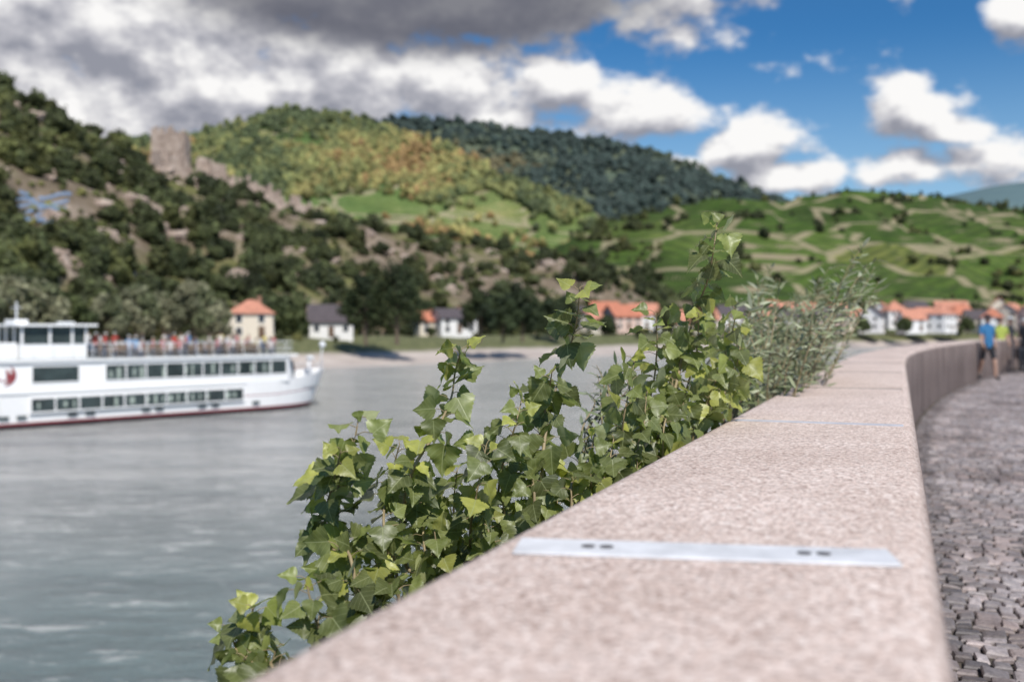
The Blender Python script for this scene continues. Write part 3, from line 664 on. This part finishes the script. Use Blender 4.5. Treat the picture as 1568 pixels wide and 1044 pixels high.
def frame(tip,nrm):
    y=tip.normalized(); z=(nrm-y*nrm.dot(y)).normalized(); x=y.cross(z); return np.array([[x.x,y.x,z.x],[x.y,y.y,z.y],[x.z,y.z,z.z]])
stems=[([(388,930),(383,965),(398,1010),(430,1090)],2.3),([(425,990),(415,1030),(440,1100)],2.25),([(352,962),(366,1005),(400,1080)],2.35),
 ([(468,885),(476,920),(490,965),(530,1030)],2.4),
 ([(550,634),(541,680),(518,745),(506,800),(525,860),(560,930),(600,1010)],2.65),
 ([(522,690),(510,740),(498,790),(510,840),(545,900)],2.6),
 ([(706,535),(697,570),(690,612),(665,665),(632,720),(617,790),(620,860),(650,950)],2.8),
 ([(612,680),(600,725),(588,780),(592,840),(610,910)],2.7),([(640,720),(645,770),(650,840),(660,900)],2.85),
 ([(745,680),(738,715),(728,765),(720,820),(725,900)],2.8),([(800,608),(788,655),(770,710),(762,780),(775,860)],2.95),
 ([(888,440),(883,490),(869,545),(850,600),(836,660),(830,730),(835,810)],3.1),
 ([(845,570),(838,615),(825,670),(815,730),(820,800)],3.0),
 ([(900,670),(893,700),(880,740),(875,790)],3.0),([(940,670),(932,715),(925,770)],3.1),
 ([(972,545),(965,590),(955,640),(950,700),(955,760)],3.3),
 ([(1098,338),(1093,380),(1083,430),(1064,480),(1047,540),(1032,600),(1012,660),(1000,730)],3.5),
 ([(1004,480),(1006,530),(1000,590),(985,650),(980,720)],3.5),([(1070,480),(1066,540),(1050,600),(1035,660),(1020,720)],3.5),
 ([(1128,475),(1118,520),(1100,570),(1082,620),(1060,690)],3.7),([(1146,560),(1128,600),(1098,650)],3.8),([(1135,510),(1128,560),(1105,610),(1080,660)],3.75),
 ([(575,860),(590,900),(615,960)],2.6),([(665,810),(672,860),(685,920)],2.8),([(700,720),(695,770),(697,830),(705,900)],2.9),([(770,770),(778,820),(785,860)],2.95),
 ([(850,710),(850,750),(855,810)],3.0),([(1030,580),(1025,630),(1015,700)],3.4),([(990,600),(985,660),(975,730)],3.3),([(745,790),(750,830),(755,890)],2.85),([(905,730),(905,760),(905,800)],3.05)]
ps=random.Random(21)
palP=[(.125,.14,.05),(.155,.175,.06),(.185,.21,.068),(.23,.26,.08),(.36,.36,.09)]
clumps=[[0,1,2,3],[4,5,22],[6,7,8,23,24],[9,10,25,29],[11,12,13,14,26,30],[15,16,17,18,27,28],[19,20,21]]
for ids in clumps:
    e=empty('poplar_shoot'); sb=MB(); P=[];M=[];C=[]
    for si in ids:
        pts,d=stems[si]; n_=len(pts)
        P3=[at(px,py,d+(.10*math.sin(i*1.3+si))) for i,(px,py) in enumerate(pts)]
        last=P3[-1]; P3.append(last+Vector((.03,.06,-.9))); P3.append(Vector((last.x-.1,last.y+.25,-2.3)))
        cur=catmull(P3,8); rad=[.0018+.0040*min(1,i/40) for i in range(len(cur))]; sb.tube(cur,rad,6)
        L_=0; nxt=.0; ang=ps.uniform(0,6)
        tot=sum((cur[i+1]-cur[i]).length for i in range((n_-1)*8+4))
        for i in range((n_-1)*8+4):
            seg=cur[i+1]-cur[i]; sl_=seg.length
            while nxt<L_+sl_:
                q=cur[i]+seg*((nxt-L_)/max(sl_,1e-6)); ang+=2.4+ps.uniform(-.4,.4); f=nxt/tot
                out=Vector((math.cos(ang),math.sin(ang),0)); pet=(out*.8+Vector((0,0,.45+ps.uniform(-.3,.3)))).normalized()
                size=(.048+.027*min(1,nxt/.12))*ps.uniform(.6,1.22); pl=size*ps.uniform(.4,.8)
                q2=q+pet*pl+Vector((0,0,-.15*pl)); sb.tube([q,q+pet*pl*.5+Vector((0,0,.002)),q2],[.0012,.0011,.0009],4,0,False)
                tip=out*ps.uniform(.2,1.0)+Vector((ps.uniform(-.5,.5),ps.uniform(-.5,.5),ps.uniform(-1.2,.3) if f>.06 else ps.uniform(-.3,.8)))
                nrm=Vector((ps.uniform(-.5,.5),-.5,.6))+out*.45+Vector((ps.gauss(0,.5),ps.gauss(0,.5),ps.gauss(0,.3)))
                P.append(tuple(q2)); M.append(frame(tip,nrm)*size)
                w=ps.random()
                if nxt<.07: ci=3+(w>.5)
                elif si in (19,20,21): ci=min(4,int(w*5.6))
                else: ci=int(w*3.7) if w<.93 else 4
                C.append(np.array(palP[min(ci,4)])*ps.uniform(.7,1.25))
                nxt+=ps.uniform(.012,.023)
            L_+=sl_
    sb.obj('stems',stemm,e,True); scatter('leaves',lp,np.array(P),np.array(M),np.array(C),LM,True,parent=e)
wp=[leaf_proto(s,'willow') for s in range(6)]
WL=foliage_mat('willow_leaf',.3,.5,3)
def willow(name,specs,leafl,palw,step=.018):
    e=empty(name); sb=MB(); P=[];M=[];C=[]
    for tip,base in specs:
        m1=base.lerp(tip,.4)+Vector((ps.uniform(-.08,.08),ps.uniform(-.1,.1),.08)); m2=base.lerp(tip,.75)+Vector((ps.uniform(-.05,.05),0,.06))
        cur=catmull([base,m1,m2,tip],9); sb.tube(cur,[.004*(1-i/len(cur))+.001 for i in range(len(cur))],5)
        nxt=.05;L_=0;ang=ps.uniform(0,6)
        for i in range(len(cur)-1):
            seg=cur[i+1]-cur[i];sl_=seg.length; dr=seg.normalized()
            while nxt<L_+sl_:
                q=cur[i]+seg*((nxt-L_)/sl_); ang+=2.4; out=Vector((math.cos(ang),math.sin(ang),ps.uniform(-.4,.4)))
                tp=out*.8+dr*ps.uniform(.3,1.1)+Vector((0,0,-.2)); P.append(tuple(q)); M.append(frame(tp,Vector((ps.gauss(0,.5),ps.gauss(0,.5)-.5,1)))*leafl*ps.uniform(.6,1.2)); C.append(np.array(ps.choice(palw))*ps.uniform(.7,1.3)); nxt+=step*ps.uniform(.7,1.3)
            L_+=sl_
    sb.obj('stems',stemm,e,True); scatter('leaves',wp,np.array(P),np.array(M),np.array(C),WL,True,parent=e)
sps=[]
tops=[(1325,372),(1340,408),(1312,402),(1290,425),(1345,430),(1190,425),(1158,445),(1222,445),(1255,438),(1300,470),(1180,410),(1150,470),(1270,410),(1240,470),(1205,460)]
for tp in tops:
    for k in range(3):
        d=ps.uniform(5,7.5); sps.append((at(tp[0]+ps.uniform(-14,8)*k,tp[1]+ps.uniform(0,25)*k,d),at(1150+(tp[0]-1150)*.35+ps.uniform(-15,15),660,d)))
for k in range(120):
    f=ps.random(); d=4.6+f*4.5; px=1125+f*160+ps.uniform(-25,25); py=ps.uniform(455,575)+max(0,(px-1260))*.5
    sps.append((at(px,py,d),at(px-ps.uniform(15,70),650,d)))
willow('willow_bush',sps,.09,[(.24,.27,.15),(.31,.34,.21),(.15,.18,.08),(.40,.42,.29)],.023)
sps=[(at(925+ps.uniform(-35,35),ps.uniform(545,610),3.9),at(910+ps.uniform(-20,30),760,3.9)) for k in range(9)]
willow('willow_bush',sps,.07,[(.25,.29,.18),(.18,.22,.12)],.022)
# ---------------------------------------------------------------- people
skin=simple('skin',(.42,.25,.18),.6,.06); shoe=simple('shoe_black',(.03,.03,.03),.5); hairm=simple('hair_dark',(.035,.025,.02),.7,.3,30)
cl={}
def cloth(c):
    if c not in cl: cl[c]=simple('cloth_%d'%len(cl),c,.85,.12,8)
    return cl[c]
def person_mesh(name,shirt,pants,pose='walk',longp=False,fingers=True,hat=None,female=False):
    J={'pel':(0,0,.96,.115),'sp':(0,0,1.14,.115),'ch':(0,.005,1.34,.135),'nk0':(0,.01,1.46,.07),'nk':(0,.0,1.53,.052),'h1':(0,-.015,1.60,.072),'h2':(0,-.005,1.68,.088),'h3':(0,0,1.74,.06)}
    E=[('pel','sp','t'),('sp','ch','t'),('ch','nk0','t'),('nk0','nk','s'),('nk','h1','s'),('h1','h2','s'),('h2','h3','hr')]
    for sd,s in (('L',1),('R',-1)):
        sw=s if pose=='walk' else .1*s
        J['sh'+sd]=(.175*s,.01,1.42,.062); J['el'+sd]=(.235*s,.03+.12*sw,1.16,.043); J['wr'+sd]=(.25*s,-.09+.14*sw,.94,.028); J['pa'+sd]=(.25*s,-.115+.14*sw,.875,.03)
        J['hp'+sd]=(.09*s,0,.90,.095)
        if pose=='walk': J['kn'+sd]=(.1*s,-.05-.13*s,.5,.058); J['an'+sd]=(.1*s,(.0-.22*s) if s>0 else .26,.09 if s>0 else .15,.038)
        else: J['kn'+sd]=(.11*s,-.03,.49,.058); J['an'+sd]=(.12*s,.02,.09,.038)
        a=J['an'+sd]; J['to'+sd]=(a[0]+.02*s,a[1]-.17,.035 if a[2]<.12 else .05,.036)
        E+=[('ch','sh'+sd,'t'),('sh'+sd,'el'+sd,'t'),('el'+sd,'wr'+sd,'s'),('wr'+sd,'pa'+sd,'s'),('pel','hp'+sd,'p'),('hp'+sd,'kn'+sd,'p'),('kn'+sd,'an'+sd,'p' if longp else 's'),('an'+sd,'to'+sd,'f')]
    nm=list(J); idx={k:i for i,k in enumerate(nm)}
    me=bpy.data.meshes.new('tmp'); me.from_pydata([J[k][:3] for k in nm],[(idx[a],idx[b]) for a,b,_ in E],[]); o=bpy.data.objects.new('tmp',me); link(o)
    md_=o.modifiers.new('skin','SKIN'); 
    for i,k in enumerate(nm): r_=J[k][3]; me.skin_vertices[0].data[i].radius=(r_*(1.25 if k in('sp','ch','pel') else 1),r_*(.85 if k in('sp','ch','pel') else 1))
    me.skin_vertices[0].data[0].use_root=True
    sb_=o.modifiers.new('sub','SUBSURF'); sb_.levels=2 if fingers else 1
    dg=bpy.context.evaluated_depsgraph_get(); dg.update(); ev=o.evaluated_get(dg); m2=bpy.data.meshes.new_from_object(ev)
    bpy.data.objects.remove(o)
    mats=[cloth(shirt),cloth(pants),skin,shoe,hairm,cloth(hat) if hat else hairm]
    b=MB(); b.V=[tuple(v.co) for v in m2.vertices]
    lab={'t':0,'p':1,'s':2,'f':3,'hr':5 if hat else 4}
    segs=[(Vector(J[a][:3]),Vector(J[c][:3]),lab[l],l,a) for a,c,l in E]
    for f in m2.polygons:
        c=f.center; best=9;bl=0
        for a,d_,l,tg,an in segs:
            v=d_-a; t=max(0,min(1,(c-a).dot(v)/v.length_squared)); dd=(c-(a+v*t)).length - (.03 if l==0 else 0)
            if dd<best:
                best=dd; bl=l
                if tg=='p' and not longp and an.startswith('hp') and t>.88: bl=2
                if tg=='t' and an.startswith('sh') and t>.75: bl=2
        if c.z>1.6 and (c.y>.02 or c.z>1.71): bl=5 if (hat and c.z>1.68) else 4
        b.Fc.append(tuple(f.vertices)); b.M.append(bl)
    if fingers:
        for s in(1,-1):
            p=Vector(J['pa'+('L' if s>0 else 'R')][:3])
            for k,ln in enumerate((.07,.08,.075,.06)):
                st=p+Vector((0,-.027+.018*k,-.015)); b.tube([st,st+Vector((-.006*s,0,-ln*.5)),st+Vector((-.02*s,-.004,-ln))],[.009,.008,.0065],6,2)
            st=p+Vector((0,-.028,.02)); b.tube([st,st+Vector((-.012*s,-.024,-.025)),st+Vector((-.018*s,-.03,-.05))],[.010,.009,.007],6,2)
    b.ell((0,-.098,1.635),(.012,.018,.022),2,8,5)
    for s in(1,-1): b.ell((.083*s,0,1.65),(.012,.02,.032),2,8,5); b.ell((.03*s,-.083,1.668),(.011,.008,.007),4,8,5)
    b.ell((0,-.084,1.595),(.024,.008,.006),3,8,4)
    if hat: b.ell((0,0,1.69),(.098,.108,.085),5,14,8,0); b.box((0,-.12,1.70),(.13,.1,.012),5)
    else: b.ell((0,.018,1.675),(.094,.1,.095),4,14,8,-.1)
    me=bpy.data.meshes.new(name); me.from_pydata(b.V,[],b.Fc)
    for m in mats: me.materials.append(m)
    me.polygons.foreach_set('material_index',b.M); me.polygons.foreach_set('use_smooth',[True]*len(b.Fc)); me.update(); return me
def put(name,me,loc,rz=0,s=1,parent=None):
    o=bpy.data.objects.new(name,me); o.location=loc; o.rotation_euler=(0,0,rz); o.scale=(s,s,s); return link(o,parent)
put('walking_man',person_mesh('walking_man',(.03,.15,.32),(.015,.015,.02),'walk',hat=(.03,.03,.035)),(12.75,26.7,.015),.1,1.0)
put('pedestrian',person_mesh('pedestrian',(.36,.42,.08),(.04,.045,.06),'stand',True),(15.6,31.8,.015),-.2,.98)
cyc=person_mesh('cyclist',(.03,.03,.035),(.03,.03,.04),'stand',True,hat=(.5,.5,.5))
put('cyclist',cyc,(16.3,32.6,.015),.6,1.0); put('cyclist',cyc,(17.2,33.4,.015),-1.2,.97)
blk=simple('bicycle_paint',(.02,.02,.025),.35); rub=simple('tyre_rubber',(.02,.02,.02),.8); stl=simple('steel',(.4,.4,.4),.3,.05,5,.9)
def bicycle(loc,rz):
    e=empty('bicycle',loc,rz); b=MB()
    for cx in(-.52,.52):
        b.tube([(cx+.33*math.cos(a),0,.345+.33*math.sin(a)) for a in [2*math.pi*i/28 for i in range(29)]],.018,6,0,False)
    b.obj('tyres',rub,e,True); b=MB()
    for cx in(-.52,.52):
        for i in range(10): a=math.pi*2*i/10; b.tube([(cx,0,.345),(cx+.32*math.cos(a),0,.345+.32*math.sin(a))],.002,3)
        b.tube([(cx,-.04,.345),(cx,.04,.345)],.02,8)
    b.tube([(-.05,-.1,.2),(-.05,.1,.2)],.012,6); b.tube([(-.05,-.03,.28),(-.05,-.02,.28)],.09,14)
    b.obj('spokes_and_cranks',stl,e); b=MB(); bb=(-.05,0,.28); st=(-.18,0,.82); hd=(.36,0,.85); hl=(.39,0,.7)
    for q in ([bb,st],[st,hd],[bb,hl],[hl,hd],[bb,(-.52,.05,.345)],[bb,(-.52,-.05,.345)],[(-.16,0,.75),(-.52,.05,.345)],[(-.16,0,.75),(-.52,-.05,.345)],[hl,(.52,.05,.345)],[hl,(.52,-.05,.345)],[hd,(.35,0,.98)],[st,(-.2,0,.93)]): b.tube(q,.015,7)
    b.tube([(.3,-.28,1.0),(.38,-.15,1.0),(.38,.15,1.0),(.3,.28,1.0)],.014,7); b.obj('frame',blk,e,True)
    b=MB(); b.ell((-.22,0,.95),(.14,.07,.035),0); b.obj('saddle',rub,e,True)
    b=MB(); b.box((-.55,.12,.6),(.34,.14,.34)); b.box((-.55,-.12,.6),(.34,.14,.34)); b.obj('panniers',blk,e,bevel=.02)
bicycle((15.9,31.0,.015),1.2); bicycle((16.6,32.0,.015),.8); bicycle((17.6,32.9,.015),1.4)
# ---------------------------------------------------------------- river cruise boat
def boat():
    e=empty('river_cruise_boat',(-16.3,86,-5.1),math.atan2(.742,.67)); 
    wh=simple('boat_white_paint',(.88,.865,.85),.3,.03,.4); redm=simple('boat_red_stripe',(.25,.03,.035),.4); blkm=simple('boat_waterline',(.03,.02,.025),.5); gl=simple('boat_glass',(.045,.06,.06),.08,.5,.7); deckm=simple('boat_deck',(.3,.33,.33),.7); gr=simple('boat_rail',(.75,.75,.76),.4)
    HB=3.5
    def hw(x): 
        return HB if x<-9 else HB*max(0,(1-((x+9)/9)**2.2))**.8
    xs=[-48,-46,-40,-34,-28,-22,-16,-12,-10,-9,-8,-7,-6,-5,-4,-3,-2,-1.2,-.6,-.2,0]
    zl=[-.6,.0,.28,.29,.42,.43,1.3,1.31,1.38,1.39,2.4]; mi=[1,1,1,2,2,0,0,2,0,0]
    V=[];Fq=[];M_=[]
    for x in xs:
        top=2.4+.75*max(0,(x+7)/7)**1.3
        for sgn in(-1,1):
            for z in zl:
                f=min(1,max(0,(z+.6)/3)); rk=1.9*(1-f)*max(0,(x+9)/9)**2; zz=z if z<2.4 else top
                if z in(1.3,1.31,1.38,1.39): zz=z+.35*max(0,(x+7)/7)
                V.append((x-rk,sgn*(hw(x)*(.86+.14*f**.6)+.02),zz))
    K=len(zl)
    for i in range(len(xs)-1):
        for s_ in(0,1):
            for j in range(K-1):
                a=(i*2+s_)*K+j; b2=((i+1)*2+s_)*K+j; q=[a,b2,b2+1,a+1]
                if s_: q=q[::-1]
                Fq.append(q)
                m=mi[j]
                if j==7 and xs[i]<-11: m=0
                M_.append(m)
    Fq.append([K*0+j for j in range(K)]+[K+j for j in range(K-1,-1,-1)]); M_.append(0)
    me=bpy.data.meshes.new('hull'); me.from_pydata(V,[],Fq); [me.materials.append(m) for m in(wh,blkm,redm)]; me.polygons.foreach_set('material_index',M_); me.update(); o=bpy.data.objects.new('hull',me); link(o,e)
    b=MB(); b.face([(x,-hw(x)*.97,1.75) for x in xs]+[(x,hw(x)*.97,1.75) for x in xs[::-1]]); b.obj('main_deck',deckm,e)
    b=MB(); SH=3.42; x0,x1=-45,-6.0
    b.box(((x0+x1)/2,0,3.32),(x1-x0,SH*2,1.95))
    b.V+= [(x1,-SH,2.3),(x1,SH,2.3),(x1+1.2,SH*.72,2.3),(x1+1.2,-SH*.72,2.3),(x1,-SH,4.29),(x1,SH,4.29),(x1+.7,SH*.78,4.29),(x1+.7,-SH*.78,4.29)]
    k=len(b.V)-8; b.Fc+=[(k+3,k+2,k+6,k+7),(k,k+3,k+7,k+4),(k+2,k+1,k+5,k+6),(k+4,k+7,k+6,k+5)]; b.M+=[0]*4
    b.obj('superstructure',wh,e)
    b=MB(); b.box((-25.2,0,4.37),(39.9,7.25,.16)); b.box((-5.3,0,4.37),(1.2,5.8,.15)); b.obj('upper_deck_edge',wh,e,bevel=.03)
    b=MB(); b.box((-25.5,0,4.462),(38.5,6.8,.02)); b.obj('sun_deck',deckm,e)
    g=MB(); f=MB()
    def band(xa,xb,z0,z1,yo,pane):
        for s_ in(-1,1):
            g.box(((xa+xb)/2,s_*(yo+.005),(z0+z1)/2),(xb-xa,.06,z1-z0))
            n=max(1,round((xb-xa)/pane))
            for i in range(n+1): f.box((xa+(xb-xa)*i/n,s_*(yo+.012),(z0+z1)/2),(.09,.09,z1-z0+.02))
            for z in(z0,z1): f.box(((xa+xb)/2,s_*(yo+.012),z),(xb-xa+.13,.085,.08))
    band(-21,-6.2,2.95,4.05,SH,1.48); band(-25.9,-22.8,2.95,4.05,SH,3.1); band(-38,-28.6,2.95,4.05,SH,1.5)
    band(-26,-10.2,1.05,1.98,HB+.02,1.58); band(-40,-28,1.05,1.98,HB+.02,1.5)
    for i in range(5): g.box((-5.05,-2.1+i*1.05,3.3),(.5,.85,1.1),0,0,Matrix.Rotation(-.25,3,'Y'))
    for x in (-9,-12.5,-13.6,-17,-18,-22,-23.2,-26.5,-27.6):
        for s_ in(-1,1): g.box((x,s_*(HB*.957+.03),.78),(.6,.12,.22))
    g.obj('windows',gl,e); f.obj('window_frames',wh,e)
    b=MB(); rr=random.Random(4)
    for i in range(26):
        x=-20.6+i*.56
        if rr.random()<.5: b.box((x,-SH-.038,3.45+rr.uniform(-.1,.1)),(rr.uniform(.12,.32),.012,rr.uniform(.4,.8)))
    for i in range(26):
        x=-25.5+i*.58
        if rr.random()<.5: b.box((x,-HB-.058,1.5),(rr.uniform(.12,.35),.012,rr.uniform(.3,.6)))
    b.obj('blinds',simple('boat_blinds',(.33,.38,.33),.8,.3,1),e)
    b=MB()
    for s_ in(-1,1):
        for z in(4.75,5.05,5.45): b.tube([(-44,s_*3.5,z),(-6,s_*3.5,z)],.03 if z>5.2 else .018,5)
        x=-44
        while x<=-6: b.tube([(x,s_*3.5,4.4),(x,s_*3.5,5.45)],.025,5); x+=1.3
    for z in(4.75,5.05,5.45): b.tube([(-6,-3.5,z),(-5,-2.6,z),(-5,2.6,z),(-6,3.5,z)],.03,5)
    for s_ in(-1,1):
        pts=[(x,s_*hw(x)*.95,2.4+.75*max(0,(x+7)/7)**1.3+.5) for x in(-5,-4,-3,-2,-1,-.3)]; b.tube(pts,.03,5)
        for p in pts: b.tube([p,(p[0],p[1],p[2]-.55)],.025,5)
    b.tube([(-.3,0,3),(-.1,0,5.4)],.05,6); b.tube([(-1.5,0,1.8),(-1.5,0,3.9)],.1,8); b.ell((-.1,0,5.1),(.28,.28,.28)); b.ell((-1.4,0,4.0),(.35,.35,.2))
    b.obj('railings_and_jackstaff',gr,e,True)
    b=MB(); b.tube([(-2.6,-.8,2.0),(-2.6,.8,2.0)],.35,12); b.tube([(-3.6,-1.2,1.75),(-3.6,-1.2,2.4)],.15,8); b.tube([(-3.6,1.2,1.75),(-3.6,1.2,2.4)],.15,8); b.obj('anchor_winch',blkm,e,True)
    b=MB(); 
    for s_ in(-1,1): b.box((-26,s_*(HB+.05),2.36),(32,.12,.12))
    b.obj('rubbing_strake',wh,e)
    b=MB(); X0,X1=-26,-21.6; Wy=2.0
    b.box(((X0+X1)/2,0,4.95),(X1-X0,Wy*2,.95)); b.box(((X0+X1)/2+.1,0,6.72),(X1-X0+1.0,Wy*2+.7,.16)); b.box((X0+.5,0,6.95),(.9,1.6,.3)); b.box((X0-1.1,0,5.0),(2.0,3.2,1.1))
    for x in(X0+.08,(X0+X1)/2-.3,X1-1.0,X1-.05):
        for s_ in(-1,1): b.box((x,s_*(Wy-.06),6.03),(.14,.12,1.25))
    for y in(-.7,.7): 
        for x in(X0+.08,X1-.05): b.box((x,y,6.03),(.1,.12,1.25))
    b.obj('wheelhouse',wh,e,bevel=.02)
    b=MB(); b.box(((X0+X1)/2,0,6.03),(X1-X0-.3,Wy*2-.28,1.22)); b.obj('wheelhouse_windows',gl,e)
    b=MB(); b.tube([(X0+.5,0,7.0),(X0+.5,0,8.3)],.05,6); b.tube([(X0+.5,-.8,7.9),(X0+.5,.8,7.9)],.03,5); b.box((X1-.6,0,6.9),(1.2,.15,.12)); b.obj('mast_and_radar',gr,e)
    b=MB(); 
    for k,(ra,rb,a0,a1) in enumerate([(.85,.5,-1.5,1.0),(.5,.22,-1.3,1.3)]):
        n=10
        for i in range(n):
            a=a0+(a1-a0)*i/n;c=a0+(a1-a0)*(i+1)/n; w=lambda t:(ra-rb)*math.sin(math.pi*min(1,max(0.02,(t-a0)/(a1-a0))))
            P_=lambda t,r_:(-27.7+r_*math.cos(t),-SH-.02,3.5+r_*math.sin(t)*.85)
            b.face([P_(a,ra),P_(c,ra),P_(c,ra-w(c)),P_(a,ra-w(a))])
    for i in range(6): b.box((-28.6+i*.25,-SH-.015,3.2+.12*math.sin(i)),(.24,.01,.1))
    b.obj('red_swirl_logo',redm,e)
    b=MB()
    for i in range(10):
        for s_ in(-1,1): b.box((-8-i*1.35,s_*1.5,4.9),(.45,1.9,.05)); b.box((-8.22-i*1.35,s_*1.5,5.1),(.04,1.9,.4)); b.box((-8-i*1.35,s_*1.5,4.68),(.05,1.6,.42))
    b.obj('deck_benches',simple('bench_wood',(.3,.2,.12),.7),e)
    cs=[(.6,.55,.52),(.45,.06,.05),(.05,.07,.18),(.55,.2,.2),(.1,.1,.1),(.6,.5,.1),(.15,.3,.5),(.7,.7,.7)]
    ms=[person_mesh('passenger',c,(.06,.07,.1),'stand',True,False,hat=(h if h else None)) for c,h in zip(cs,[None,(.7,.7,.65),None,(.6,.55,.4),None,None,(.7,.7,.7),None])]
    rr=random.Random(9)
    for i in range(62):
        x=rr.uniform(-21,-6.6); y=rr.choice([-3.1,-2.6,-1.6,-.6,.8,1.8,2.8])+rr.uniform(-.15,.15); dz=rr.choice([0,-.25,-.42])
        put('passenger_%d'%(i+1),rr.choice(ms),(x,y,4.47+dz),rr.uniform(-3,3),rr.uniform(.92,1.04),e)
    for i,(x,y) in enumerate([(-29,-2.8),(-30,-2.2),(-28.6,-3),(-31,-2.8)]): put('passenger_%d'%(70+i),ms[i],(x,y,4.47),i,1,e)
    for i,(x,y) in enumerate([(-4.2,-1.2),(-3.6,-.3),(-2.9,.4),(-4.6,.8)]): put('passenger_%d'%(80+i),ms[i+1],(x,y,1.76),i,1,e)
boat()
